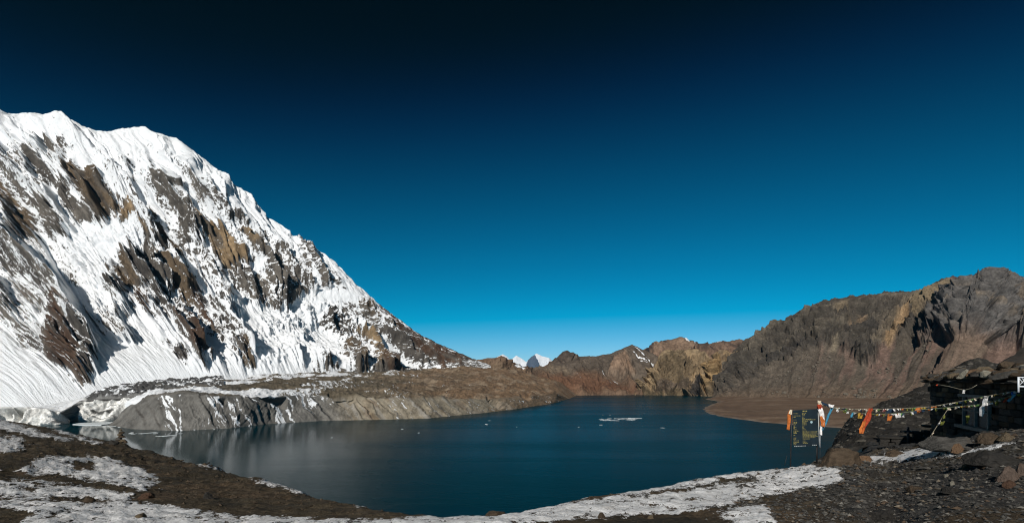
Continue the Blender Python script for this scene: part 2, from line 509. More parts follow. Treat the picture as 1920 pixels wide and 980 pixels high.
def snow_mountain():
    nu, nt = 1150, 390
    sky = [(-1400, 560, 2300), (-900, 380, 2300), (-500, 270, 2300), (-200, 222, 2300), (0, 209, 2300), (20, 213, 2300), (50, 212, 2300), (100, 212, 2300), (125, 221, 2300), (155, 235, 2300),
           (180, 244, 2300), (200, 246, 2300), (230, 241, 2300), (272, 238, 2300), (285, 247, 2300), (330, 258, 2300), (360, 280, 2300),
           (400, 312, 2300), (440, 348, 2300), (480, 390, 2300), (520, 423, 2300), (550, 447, 2300), (585, 464, 2300), (615, 482, 2300), (650, 519, 2300),
           (680, 546, 2310), (710, 575, 2320), (745, 601, 2330), (780, 626, 2340), (830, 648, 2360), (870, 668, 2380), (915, 684, 2400)]
    base = [(-513, 880, 1150), (-200, 820, 1230), (60, 775, 1300), (180, 745, 1400), (300, 735, 1480), (420, 722, 1560), (620, 708, 1800), (740, 704, 1960), (930, 700, 2250)]
    back = [(p[0], p[1] + 40, p[2] + 700) for p in sky]
    V, T = loft([back, sky, base], [30, nt], nu)
    T = T - 1.0
    u = np.linspace(0, 1, nu)[None, :] * np.ones_like(T)
    k0 = int(.24 * nu); V, T, u = V[:, k0:], T[:, k0:], u[:, k0:]; nu = u.shape[1]
    t = np.clip(T, 0, 1)
    n = face_cam(V, grid_normals(V))
    n0 = n.copy()
    front = (T >= 0)
    # concave lower slopes
    V = V - n * (np.where(front, 120 * np.sin(np.pi * np.clip((t - .25) / .75, 0, 1)) ** 1.5, 0) * (1 - sstep(.9, 1.0, u)))[..., None]
    px, py = to_px(V)
    U = u * 4700.0; D = T * 1700.0
    fall = fbm(U / 26, D / 260, 4, 7, .6)
    wx = px + 9 * fbm(px / 55, py / 55, 4, 3) + 9 * fall; wy = py + 9 * fbm(px / 55, py / 55, 4, 5) + 13 * fall
    edge = np.clip(T / 0.06, 0, 1) * sstep(1.0, 0.93, T)
    # ribs running down the fall line
    rib = np.zeros_like(T)
    wu = U + 60 * fbm(U / 300, D / 700, 3, 21) + 14 * fbm(U / 60, D / 160, 3, 22)
    for k, (w, amp, sd) in enumerate(((210., 52., 31), (95., 30., 41), (46., 19., 51), (23., 11.0, 61))):
        x = wu / w; ph = pn(x * .37, D / 2600 + k * 3.1, sd) * 1.6 + x
        fr = ph - np.floor(ph)
        prof = np.where(fr < 0.74, fr / 0.74, (1 - fr) / 0.26)
        gate = sstep(-0.35, 0.5, pn(U / (w * 3.1), D / 430., sd + 3))
        rib += amp * prof ** 1.15 * (0.2 + 0.8 * gate)
    rib = rib * (1 - .6 * sstep(.72, .9, u))
    named = np.zeros_like(T)
    for pts, a in RIBS:
        sd, s = line_sd(wx, wy, pts)
        env = np.clip(np.minimum(s / 0.2, (1 - s) / 0.1), 0, 1) ** 0.8
        prof = np.where(sd < 0, np.exp(sd / 17.0), np.exp(-sd / 2.6))
        named = np.maximum(named, a * 2.1 * prof * env)
    rough = 6.0 * ridged(U / 130, D / 190, 6, 71, 0.58) + 4.0 * ridged(U / 36, D / 60, 5, 75, 0.6)
    # snow shelves and fans are smooth and stand proud
    calm = np.zeros_like(T)
    for pg, s in ((SHELF, 14), (SHELF2, 10), (FAN, 16), (FAN2, 12)):
        calm = np.maximum(calm, sstep(-s, s, poly_sd(wx, wy, pg)))
    # rock density
    rock = np.full(T.shape, 0.17); col = np.tile(np.array(GREY), (T.size, 1)).reshape(T.shape + (3,))
    rock += 0.22 * sstep(-.1, .7, fbm(U / 260, D / 600, 4, 81)) * sstep(.12, .35, T) * sstep(1.0, .85, T)
    proud = np.zeros_like(T)
    for c, dens, pg in ROCKS:
        sd = poly_sd(wx, wy, pg)
        f = sstep(-14, 9, sd)
        rock = np.maximum(rock, f * dens * 0.76)
        fcx = sstep(-5, 6, sd)
        cc = np.array(c)
        col = col + (cc - col) * fcx[..., None]
        proud = np.maximum(proud, sstep(-9, 8, sd) * dens)
    hue = fbm(px / 40, py / 40, 3, 91) + 1.2 * fbm(U / 30, D / 200, 4, 92, .6)
    col = col + (np.array(GREY) * .8 - col) * (.75 * sstep(0., .5, fbm(U / 45, D / 160, 4, 93)))[..., None]
    col = col * (1 + 0.25 * hue[..., None])
    rock = rock * (1 - 0.95 * calm) + 0.0
    d = (rib * (0.80 + 0.3 * rock) + rough * (0.45 + .9 * rock)) * (1 - 0.85 * calm) + named * (1 - .6 * calm) + 12 * proud * (1 - calm) + 22 * calm
    d += calm * (2.0 * fbm(U / 40, D / 120, 4, 95))
    # broken ice on the lower rim of the shelves
    ice = np.clip(1 - np.abs(poly_sd(wx, wy, [(470, 660), (500, 620), (560, 592), (600, 590), (545, 660), (500, 690)]) - 4) / 26, 0, 1)
    ice = np.maximum(ice, np.clip(1 - np.abs(poly_sd(wx, wy, [(150, 470), (250, 440), (250, 480), (215, 520), (190, 590), (170, 560)]) - 4) / 22, 0, 1))
    top = sstep(.13, .03, T) * sstep(.75, .3, u) * (T > 0.0)
    d += 13 * ice * ridged(px / 14, py / 9, 4, 97) + 12 * top * ridged(px / 22, py / 13, 4, 99)
    rock = rock * (1 - ice * .8)
    jag = np.where(front, 0, 1) * 0
    d = d * (1 - .72 * sstep(.86, .97, u))
    V = V + n * (d * edge)[..., None]
    # small uneven skyline
    V[..., 2] += (5.0 * fbm(U / 60, U * 0 + 3.3, 4, 111) + 3 * fbm(U / 14, U * 0, 3, 113)) * np.exp(-(T / 0.05) ** 2)
    # steep ground sheds its snow
    fn = face_cam(V, grid_normals(V))
    steep = np.clip(.62 - fn[..., 2], -.3, .6)
    side = np.clip((fn * np.array([.80, -.35, .1])).sum(-1) - (n0 * np.array([.80, -.35, .1])).sum(-1), -.5, .8)
    rock = rock + (np.where(steep > 0, .70, .50) * steep + .26 * side - .10) * (1 - calm) * sstep(.02, .22, T) * (1 - ice)
    rock = rock + .42 * sstep(.86, 1.0, T) * sstep(520, 640, px) * (.6 + .8 * fbm(U / 40, D / 60, 3, 117))
    rock = rock + .75 * sstep(.80, .93, u) * sstep(.55, .95, T) * (.8 + .7 * fbm(U / 50, D / 80, 4, 119))
    rock = rock + .50 * sstep(.92, .985, u) * (.9 + .9 * fbm(U / 50, D / 80, 4, 121)) - .06 * sstep(.80, .88, u) * sstep(.99, .93, u)
    rock = np.where((T < 0) & (u < .9), 0, rock)
    me = mesh_np('snow_mountain', V, orient_up(V, grid_faces(V.shape[0], nu)))
    attr_c(me, 'Col', col); attr_f(me, 'rock', rock)
    attr_v(me, 'fc', np.stack([wu, D, U * 0], -1))
    o = link('snow_mountain', me, snow_rock_mat('mountain_snow_and_rock', amp=1.25, flute=4.0, rb=4.0, u_sc=(1 / 20., 1 / 110.)))
    tag(o, kind='structure')


snow_mountain()

# ------------------------------------------------------------------ the lake
def lake():
    m, t, b = new_mat('lake_water', 0.08, 0.5)
    b.inputs['IOR'].default_value = 1.075
    co = t.new('TexCoord').outputs['Object']
    big = t.noise(t.scalev(co, (1 / 420., 1 / 900., 0)), 1.0, 3.0, 0.5, 0.8)
    lane = t.noise(t.scalev(co, (1 / 900., 1 / 130., 0)), 1.0, 4.0, 0.6, 0.5)
    # sheltered, glassy water under the moraine on the left; wind ripples elsewhere
    sx = t.new('SeparateXYZ'); t.l.new(co, sx.inputs[0])
    ax = t.math('DIVIDE', sx.outputs[0], t.math('MAXIMUM', t.math('ADD', sx.outputs[1], 250.0), 1.0))
    shel = t.ramp(t.math('ADD', ax, t.math('MULTIPLY', t.math('SUBTRACT', big, 0.5), 0.5)), -0.50, -0.14)
    rgh = t.math('ADD', t.math('MULTIPLY', shel, t.ramp(lane, .35, .65, .16, .24)), 0.06)
    t.l.new(rgh, b.inputs['Roughness'])
    c = t.mixc(t.ramp(t.math('ADD', t.math('MULTIPLY', big, 0.4), t.math('MULTIPLY', lane, 0.6)), 0.38, 0.66), (0.0002, 0.020, 0.027, 1), (0.0002, 0.029, 0.038, 1))
    t.l.new(c, b.inputs['Base Color'])
    w1 = t.noise(t.scalev(co, (1 / 5., 1 / 2.4, 0)), 1.0, 4.0, 0.6)
    w2 = t.noise(t.scalev(co, (1 / 40., 1 / 16., 0)), 1.0, 3.0, 0.5)
    b1 = t.new('Bump'); b1.inputs['Distance'].default_value = 0.35
    t.l.new(w1, b1.inputs['Height']); t.l.new(t.math('ADD', t.math('MULTIPLY', shel, 0.5), 0.03), b1.inputs['Strength'])
    b2 = t.new('Bump'); b2.inputs['Distance'].default_value = 0.5
    t.l.new(w2, b2.inputs['Height']); t.l.new(t.math('ADD', t.math('MULTIPLY', shel, 0.35), 0.03), b2.inputs['Strength'])
    t.l.new(b1.outputs[0], b2.inputs['Normal']); t.l.new(b2.outputs[0], b.inputs['Normal'])
    xs = np.linspace(-2600, 2600, 27); ys = np.linspace(25, 3200, 27)
    V = np.stack(np.meshgrid(xs, ys), -1); V = np.concatenate([V, np.zeros(V.shape[:2] + (1,))], -1)
    me = mesh_np('lake', V, grid_faces(27, 27))
    tag(link('lake', me, m), kind='structure')


lake()


# ------------------------------------------------------------------ debris-covered glacier with its ice front (far left)
def glacier():
    nu = 420
    rows = [
        [(-160, 812, 830), (60, 800, 873), (112, 801, 873), (126, 799, 880), (142, 795, 940), (240, 792, 960), (420, 785, 1000)],
        [(-160, 772, 846), (0, 763, 885), (60, 763, 893), (112, 772, 888), (128, 764, 920), (150, 751, 972), (240, 748, 990), (420, 735, 1050)],
        [(-160, 770, 960), (0, 764, 985), (60, 764, 990), (128, 757, 1010), (160, 748, 1030), (240, 735, 1080), (420, 722, 1150)],
        [(-160, 770, 1200), (60, 765, 1250), (165, 744, 1260), (220, 728, 1290), (300, 717, 1350), (420, 709, 1480)],
        [(-160, 775, 1500), (60, 770, 1500), (165, 745, 1500), (220, 732, 1500), (300, 722, 1550), (420, 714, 1650)],
    ]
    V, T = loft(rows, [110, 30, 80, 8], nu)
    n = face_cam(V, grid_normals(V))
    px, py = to_px(V)
    X = V[..., 0]; Z = V[..., 2]
    wall = sstep(1.02, 0.9, T)
    cave = sstep(-6, 5, poly_sd(px + 3 * fbm(px / 12, py / 12, 3, 4), py, [(104, 762), (132, 757), (142, 766), (146, 793), (120, 798), (108, 786)]))
    cave = np.maximum(cave, sstep(-4, 4, poly_sd(px + 3 * fbm(px / 10, py / 10, 3, 14), py, [(-30, 768), (22, 764), (30, 774), (20, 790), (30, 800), (-30, 805)])))
    cave = np.maximum(cave, sstep(-3, 3, poly_sd(px + 3 * fbm(px / 10, py / 10, 3, 15), py, [(30, 764), (52, 766), (46, 786), (34, 792)])))
    d = wall * (9 * fbm(X / 60, Z / 50, 4, 2) + 7 * ridged(X / 22, Z / 30, 4, 6) - 34 * cave)
    debris = sstep(1.0, 1.15, T)
    d += debris * sstep(150, 190, px) * (7 * ridged(X / 60, V[..., 1] / 50, 5, 9) - 5 + 4 * ridged(X / 17, V[..., 1] / 20, 3, 12))
    d += debris * sstep(190, 150, px) * (2.0 * fbm(X / 30, V[..., 1] / 30, 4, 10))
    V = V + n * (d * sstep(0, .04, T))[..., None]
    # curved dirt bands in the old ice
    cx, cy = 203., 735.
    rr = np.hypot((px - cx) / 1.25, py - cy) + 2.2 * fbm(px / 18, py / 10, 3, 31)
    band = sstep(.35, .9, fbm(rr / 3.1, rr * 0 + 1.7, 2, 33) + .25) * .75
    band = np.maximum(band, sstep(-2.5, 2.5, poly_sd(px + 4 * fbm(px / 9, py / 9, 3, 41), py + 2 * fbm(px / 7, py / 7, 3, 42), [(172, 771), (190, 771), (222, 768), (216, 777), (190, 783), (174, 780)])) * .95)
    dirt = sstep(.1, .7, fbm(X / 26, Z / 60, 4, 35) + .9 * sstep(168, 140, px) * sstep(90, 115, px) * 0.7)
    f = np.maximum(band * sstep(160, 170, px), dirt * .6)
    col = mixc(np.tile(np.array([.88, .87, .83]), (T.size, 1)), (.055, .055, .05), f.ravel() * wall.ravel())
    rim = sstep(.88, .96, T) * sstep(1.2, 1.0, T) * sstep(140, 160, px)
    col = mixc(col, (.05, .048, .045), rim.ravel())
    col = mixc(col, (.085, .083, .080), (debris * sstep(145, 165, px + 8 * fbm(px / 9, py / 5, 3, 44))).ravel())
    snowp = debris * sstep(.12, .4, fbm(X / 34, V[..., 1] / 60, 5, 51, .65) - .05) * sstep(145, 160, px)
    col = mixc(col, (.84, .86, .88), snowp.ravel())
    leftsnow = debris * sstep(165, 145, px)
    sp = sstep(.15, .5, fbm(X / 16, V[..., 1] / 20, 4, 53))
    col = mixc(col, (.85, .87, .89), leftsnow.ravel() * (1 - .8 * sp.ravel()))
    me = mesh_np('glacier', V, orient_up(V, grid_faces(V.shape[0], nu)))
    attr_c(me, 'Col', col)
    tag(link('glacier', me, terrain_mat('glacier_ice', ((1 / 9., .18), (1 / 2., .15)), ((1 / 12., 2.5), (1 / 3., .5)))), kind='structure')


glacier()


# ------------------------------------------------------------------ the moraine along the left shore
def moraine():
    nu = 720
    ft = [(196, 798), (240, 804), (330, 808), (430, 803), (500, 795), (600, 789), (700, 787), (800, 785), (900, 775), (960, 768), (1030, 758), (1066, 749)]
    foot = [(x, y + 5, lake_d(y)) for x, y in ft]
    ed = [(236, 764), (262, 752), (300, 742), (335, 737), (400, 741), (480, 744), (560, 741), (640, 743), (700, 745), (780, 748), (880, 749), (950, 745), (1000, 741), (1045, 738), (1058, 743), (1070, 749)]
    fx = [p[0] for p in ft]; fd = [lake_d(p[1]) for p in ft]
    edge = [(x, y, 1.075 * float(np.interp(196 + (x - 236) * 870 / 834., fx, fd))) for x, y in ed]
    rows = [foot, edge,
            [(250, 752, 960), (300, 734, 960), (400, 730, 1000), (500, 728, 1060), (700, 730, 1180), (900, 731, 1450), (1000, 730, 1750), (1045, 737, 1880), (1070, 749, 1960)],
            [(250, 745, 1120), (300, 724, 1150), (420, 715, 1250), (500, 708, 1400), (620, 706, 1650), (760, 705, 1850), (900, 700, 2050), (960, 699, 2150), (1040, 716, 2230), (1085, 747, 2250)],
            [(250, 750, 1300), (300, 730, 1350), (420, 720, 1400), (500, 703, 1600), (620, 699, 1800), (760, 695, 2050), (870, 688, 2200), (960, 692, 2400), (1050, 716, 2450), (1095, 746, 2450)],
            [(250, 770, 1700), (1095, 750, 2700)]]
    V, T = loft(rows, [120, 50, 50, 26, 4], nu)
    n = face_cam(V, grid_normals(V))
    px, py = to_px(V)
    X = V[..., 0]; Y = V[..., 1]; Z = V[..., 2]
    U = np.linspace(0, 1, nu)[None, :] * 1500.0 * np.ones_like(T)
    D = T * 75.0
    front = sstep(1.0, .93, T); pl = sstep(.98, 1.1, T)
    wu = U + D * 1.35 + 12 * fbm(U / 70, D / 60, 4, 3)
    x = wu / 58. + 1.3 * pn(wu / 120., D / 400., 5)
    fr = x - np.floor(x)
    facet = np.where(fr < .72, fr / .72, (1 - fr) / .28)
    shape = np.sin(np.pi * np.clip(T, 0, 1)) ** .7
    d = front * shape * (4.0 * facet * (.35 + .65 * sstep(-.3, .4, pn(wu / 130., D * 0, 77))) - 3 + 2.2 * ridged(wu / 40, D / 160, 4, 7, .5) + .7 * fbm(U / 10, D / 14, 4, 8))
    hol = np.zeros_like(T)
    for pg in ([(618, 741), (640, 742), (664, 744), (662, 752), (650, 764), (638, 756)], [(490, 746), (537, 746), (536, 764), (520, 758)],
               [(914, 746), (930, 752), (944, 762), (936, 766), (922, 757)], [(975, 739), (993, 738), (992, 748), (984, 746)], [(412, 748), (424, 748), (420, 756)]):
        hol = np.maximum(hol, sstep(-3.5, 3.0, poly_sd(px + 1.5 * fbm(px / 6, py / 6, 2, 9), py, pg)))
    d -= hol * 13
    d += pl * (7.0 * fbm(X / 120, Y / 120, 5, 12) + 4.0 * ridged(X / 60, Y / 110, 6, 15, .58) + 1.4 * ridged(X / 12, Y / 22, 3, 16) - 4)
    d = d * sstep(1072, 1030, px)
    V = V + n * (d * sstep(0, .03, T))[..., None]
    # scalloped edge of the bank
    V[..., 2] += 3.0 * (facet - .5) * sstep(1060, 1000, px) * np.exp(-((T - 1) / .08) ** 2)
    # colours: grey moraine, paler tan bank in the middle, rust brown towards the right
    g = np.array([.145, .138, .125]); tan = np.array([.25, .215, .16]); rust = np.array([.205, .132, .078]); oliv = np.array([.135, .110, .076])
    hv = fbm(X / 160, Y / 160, 4, 21)
    col = np.tile(g, (T.size, 1))
    pxn = (px + 45 * hv).ravel()
    colf = mixc(col, tan, sstep(590, 700, pxn)); colf = mixc(colf, rust * 1.05, sstep(880, 1000, pxn) * .75)
    st = sstep(0., .5, fbm(wu / 26, D / 200, 3, 23)).ravel()
    colf = mixc(colf, (.29, .275, .25), .6 * st * sstep(560, 700, pxn) * sstep(1000, 880, pxn))
    colf = mixc(colf, (.16, .11, .065), .6 * sstep(.2, .6, fbm(wu / 60, D / 90, 3, 24)).ravel() * sstep(640, 720, pxn))
    colp = mixc(np.tile(oliv, (T.size, 1)), rust, sstep(640, 960, pxn + 90 * fbm(X / 90, Y / 200, 3, 25).ravel()) * .9)
    colp = mixc(colp, g, sstep(480, 330, pxn) * .75)
    colp = mixc(colp, (.30, .23, .16), .7 * sstep(.05, .5, fbm(X / 40, Y / 150, 5, 27, .6)).ravel() * sstep(620, 800, pxn))
    col = colf + (colp - colf) * pl.ravel()[:, None]
    col = mixc(col, (.025, .022, .02), hol.ravel() * .8 * 0)
    # snow lying in streaks on the bank and in flecks on the top
    streak = fbm((wu + 6 * fbm(wu / 30, D / 30, 3, 60)) / 15., D / 90., 5, 61, .65)
    snowf = sstep(-.15, .4, streak) * sstep(265, 310, px) * sstep(680, 540, px) * np.clip(.55 + .75 * fbm(wu / 70, D / 90, 3, 62), 0, 1)
    snowf += sstep(.1, .45, streak) * sstep(600, 700, px) * .42
    snowp = (.55 * sstep(700, 420, px) + .26 * sstep(1000, 700, px) + .12) * sstep(-.3, .5, fbm(X / 130, Y / 180, 4, 64))
    snowp += .75 * sstep(2.0, 3.4, T) * sstep(840, 520, px) * sstep(-.35, .45, fbm(X / 70, Y / 160, 4, 66))
    rock = 1.12 - np.where(T < 1, snowf * 1.05, snowp * 1.2)
    rock = rock * (1 - hol) + 1.6 * hol
    me = mesh_np('moraine', V, orient_up(V, grid_faces(V.shape[0], nu)))
    attr_c(me, 'Col', col); attr_f(me, 'rock', rock); attr_v(me, 'fc', np.stack([wu, D, U * 0], -1))
    o = link('moraine', me, snow_rock_mat('moraine_gravel', (1 / 7., 1 / 22.), 1.5, 2.2, flute=.7))
    tag(o, kind='structure')


moraine()


# ------------------------------------------------------------------ hills and cliffs at the far end
def hill_sheet(name, rows, ns, nu, amp, wl, polys, base, mat, seed=0, vstretch=2.2, snow=(), rk=1.3, jag=0.0, lean=0.0, cliffs=()):
    V, T = loft(rows, ns, nu)
    n = face_cam(V, grid_normals(V))
    px, py = to_px(V)
    X = V[..., 0]; Z = V[..., 2]; Y = V[..., 1]
    last = len(rows) - 2
    env = sstep(0, .08, T) * (1 - .85 * np.exp(-((T - last) / .12) ** 2)) * (T <= last)
    wu = X + lean * Z + 20 * fbm(X / 120, Z / 120, 3, seed + 1)
    rg = ridged(wu / wl, Z / (wl * vstretch), 6, seed, .55)
    d = amp * (rg - .7) + amp * .35 * fbm(X / (wl * .4), Z / (wl * .5), 4, seed + 5)
    col = np.tile(np.array(base), (T.size, 1))
    wx = px + 4 * fbm(px / 20, py / 20, 4, seed + 2) + 1.5 * fbm(px / 5, py / 5, 2, seed + 7); wy = py + 3 * fbm(px / 20, py / 20, 4, seed + 3)
    for c, pg, lift, soft in polys:
        sd = poly_sd(wx, wy, pg)
        col = mixc(col, c, sstep(-soft, soft, sd).ravel())
        d += lift * sstep(-soft, soft, sd) * (1.0 + .8 * (ridged(wu / (wl * .35), Z / (wl * 2.2), 4, seed + 11) - .7))
    V = V + n * (d * env)[..., None]
    if jag:
        V[..., 2] += jag * fbm(X / 40, X * 0 + seed, 4, seed + 13) * np.exp(-((T - last) / .1) ** 2)
    rock = np.full(T.shape, rk)
    for pg, dens in snow:
        sd = poly_sd(px + 1.0 * fbm(px / 4, py / 4, 2, seed + 9), py, pg)
        rock = np.minimum(rock, rk - (rk - 1 + dens) * sstep(-1.0, .6, sd))
    col = col * (1 + .22 * fbm(X / 90, Z / 60, 4, seed + 15).ravel()[:, None])
    me = mesh_np(name, V, orient_up(V, grid_faces(V.shape[0], nu)))
    attr_c(me, 'Col', col); attr_f(me, 'rock', rock); attr_v(me, 'fc', np.stack([wu, Z, X * 0], -1))
    o = link(name, me, mat)
    tag(o, kind='structure')
    return o


RB = (.155, .082, .048); BR = (.15, .098, .064); PK = (.23, .155, .105); GB = (.12, .095, .072)
hillmat = snow_rock_mat('hill_rock', (1 / 30., 1 / 60.), .9, 3.0)
cliffmat = snow_rock_mat('cliff_rock', (1 / 14., 1 / 90.), .6, 5.0)


def far_hills():
    # far white peaks
    sky = [(880, 694, 40000), (900, 684, 40000), (915, 676, 40000), (928, 671, 40000), (943, 664, 40000), (950, 668, 40000), (957, 675, 40000), (968, 666, 40000), (977, 671, 40000), (987, 679, 39500),
           (996, 669, 39000), (1006, 662, 39000), (1016, 667, 39000), (1029, 670, 39000), (1036, 676, 39200), (1050, 690, 39500), (1070, 700, 40000)]
    hill_sheet('far_snow_peaks', [[(870, 716, 38600), (985, 712, 38400), (1080, 716, 38600)], sky, [(x, 716, 47000) for x, y, d in sky]], [70, 8], 260, 160, 2500.,
               [((.10, .11, .13), [(880, 700), (925, 672), (946, 668), (957, 677), (987, 684), (1003, 662), (1012, 672), (1020, 690), (1030, 680), (1060, 700)], 0, 4)],
               (.12, .125, .14), snow_rock_mat('far_peak_snow', (1 / 900., 1 / 1500.), .55, 90.0, n2s=300.0, flute=30.0), 301, 1.4,
               snow=[([(930, 668), (943, 658), (957, 672), (968, 658), (990, 676), (988, 690), (975, 684), (952, 683), (948, 673), (938, 672)], 1.5), ([(1002, 655), (1038, 668), (1038, 676), (1026, 682), (1020, 697), (1013, 684), (1005, 668)], 1.5),
                     ([(1000, 662), (1006, 658), (1010, 663), (1004, 668)], .57)], rk=1.0)
    # brown hills across the water, with the pointed summit
    sky = [(830, 690, 2450), (860, 676, 2450), (880, 675, 2450), (905, 673, 2460), (925, 671, 2480), (940, 668, 2500), (955, 679, 2560), (975, 688, 2650), (995, 691, 2800), (1010, 690, 2900), (1030, 682, 3000), (1045, 669, 3050),
           (1056, 659, 3080), (1063, 656, 3090), (1070, 662, 3090), (1082, 668, 3090), (1100, 668, 3090), (1120, 667, 3080), (1135, 665, 3070), (1150, 660, 3060), (1165, 655, 3040), (1185, 646, 3020), (1205, 656, 3020),
           (1230, 666, 3040), (1270, 684, 3100)]
    foot = [(850, 746, 2290), (1000, 746, 2300), (1066, 746, 2330), (1130, 745, 2360), (1210, 744, 2400), (1290, 744, 2450)]
    mid = [(840, 708, 2380), (940, 706, 2400), (1010, 704, 2600), (1100, 703, 2680), (1160, 710, 2640), (1210, 722, 2560), (1280, 730, 2600)]
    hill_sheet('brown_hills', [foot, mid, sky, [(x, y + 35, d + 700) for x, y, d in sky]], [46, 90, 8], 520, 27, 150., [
        (GB, [(1030, 690), (1050, 655), (1070, 655), (1135, 660), (1185, 640), (1240, 670), (1215, 720), (1150, 705), (1090, 700), (1040, 700)], 0, 9),
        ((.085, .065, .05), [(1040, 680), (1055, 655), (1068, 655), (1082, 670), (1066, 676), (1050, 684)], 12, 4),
        (PK, [(1140, 700), (1155, 675), (1172, 660), (1184, 680), (1190, 700), (1172, 706), (1155, 700)], 26, 4),
        ((.20, .14, .09), [(880, 690), (930, 680), (950, 690), (990, 705), (930, 710), (880, 704)], 4, 8),
        ((.19, .145, .10), [(980, 690), (1040, 690), (1070, 696), (1060, 702), (1000, 700)], 0, 5),
        (RB, [(1000, 740), (1010, 712), (1080, 706), (1150, 716), (1210, 735)], 0, 8)],
        BR, hillmat, 321, 1.6, snow=[
            ([(1187, 650), (1188.5, 649.5), (1226, 684), (1224.5, 685)], .8), ([(1187, 662), (1189, 661.5), (1227, 688), (1225, 689)], .75), ([(1201, 675), (1202, 674.5), (1215, 688), (1213.8, 688.6)], .6),
            ([(884, 690), (890, 689), (904, 702), (896, 702)], .95), ([(960, 690), (966, 690), (982, 704), (976, 704)], .95),
            ([(1075, 700), (1076.5, 699.6), (1089, 711.6), (1087.6, 712)], .5), ([(1128, 698), (1129.5, 697.6), (1163, 717.5), (1161, 718)], .5), ([(1128, 700), (1129.2, 699.6), (1146, 717.6), (1144.6, 718)], .5),
            ([(908, 704), (912, 704), (924, 712), (918, 712)], .76), ([(922, 692), (926, 692), (936, 700), (930, 700)], .76)], rk=1.05, jag=3.0)
    # pale hills behind the cliffs
    sky = [(1170, 676, 3500), (1205, 656, 3500), (1220, 650, 3500), (1240, 641, 3480), (1257, 637, 3460), (1275, 632, 3450), (1285, 634, 3450), (1300, 642, 3480), (1308, 645, 3500), (1330, 645, 3600), (1350, 641, 3650), (1368, 640, 3650), (1385, 636, 3650),
           (1400, 639, 3650), (1430, 643, 3650), (1470, 660, 3650)]
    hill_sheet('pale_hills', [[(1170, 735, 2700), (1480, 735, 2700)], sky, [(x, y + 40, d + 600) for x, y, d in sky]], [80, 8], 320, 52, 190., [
        (PK, [(1225, 665), (1275, 628), (1302, 645), (1290, 668)], 8, 5),
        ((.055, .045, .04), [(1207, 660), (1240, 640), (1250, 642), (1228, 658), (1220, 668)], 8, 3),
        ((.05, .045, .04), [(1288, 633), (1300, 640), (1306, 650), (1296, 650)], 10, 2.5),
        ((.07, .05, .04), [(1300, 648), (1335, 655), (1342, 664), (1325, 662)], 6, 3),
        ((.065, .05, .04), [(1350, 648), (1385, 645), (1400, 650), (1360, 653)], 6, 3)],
        (.19, .125, .085), hillmat, 341, 1.1, snow=[([(1283, 634), (1286, 634), (1300, 648), (1297, 649)], .95), ([(1340, 641), (1352, 640), (1360, 643), (1345, 644)], .57)], rk=1.15, jag=4.0)
    # tan cliffs dropping into the water
    top = [(1192, 741, 2460), (1208, 724, 2460), (1222, 697, 2470), (1236, 670, 2480), (1243, 661, 2490), (1258, 657, 2500), (1275, 658, 2520), (1300, 655, 2540), (1318, 661, 2540), (1335, 672, 2520), (1360, 690, 2500)]
    hill_sheet('tan_cliffs', [[(1190, 745, 2390), (1360, 745, 2330)], top, [(x + 2, y + 12, d + 500) for x, y, d in top]], [160, 12], 340, 56, 62., [
        ((.17, .125, .075), [(1225, 740), (1232, 690), (1245, 660), (1270, 660), (1290, 700), (1290, 740)], 12, 4),
        ((.26, .19, .115), [(1280, 690), (1300, 660), (1330, 670), (1318, 690), (1290, 705)], 0, 5),
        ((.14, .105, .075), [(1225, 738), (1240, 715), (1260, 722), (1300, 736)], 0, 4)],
        (.27, .195, .115), cliffmat, 361, 3.2, rk=1.4, jag=5.0, lean=.25)
    top = [(1280, 742, 2300), (1292, 722, 2310), (1306, 708, 2320), (1322, 700, 2330), (1333, 682, 2340), (1338, 664, 2350), (1349, 655, 2360), (1358, 657, 2360), (1370, 664, 2360), (1392, 664, 2360), (1420, 655, 2360), (1460, 655, 2360)]
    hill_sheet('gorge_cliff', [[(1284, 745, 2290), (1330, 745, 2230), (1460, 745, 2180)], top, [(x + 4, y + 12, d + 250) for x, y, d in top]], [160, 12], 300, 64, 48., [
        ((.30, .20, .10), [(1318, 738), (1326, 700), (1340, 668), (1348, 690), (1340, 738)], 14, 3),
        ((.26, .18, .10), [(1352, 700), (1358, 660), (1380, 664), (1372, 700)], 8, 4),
        ((.06, .052, .045), [(1284, 738), (1300, 712), (1320, 700), (1314, 738)], -14, 3)],  # dark patch: shade on the cliff's left face put into the rock colour
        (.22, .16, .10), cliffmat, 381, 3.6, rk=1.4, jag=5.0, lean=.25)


far_hills()


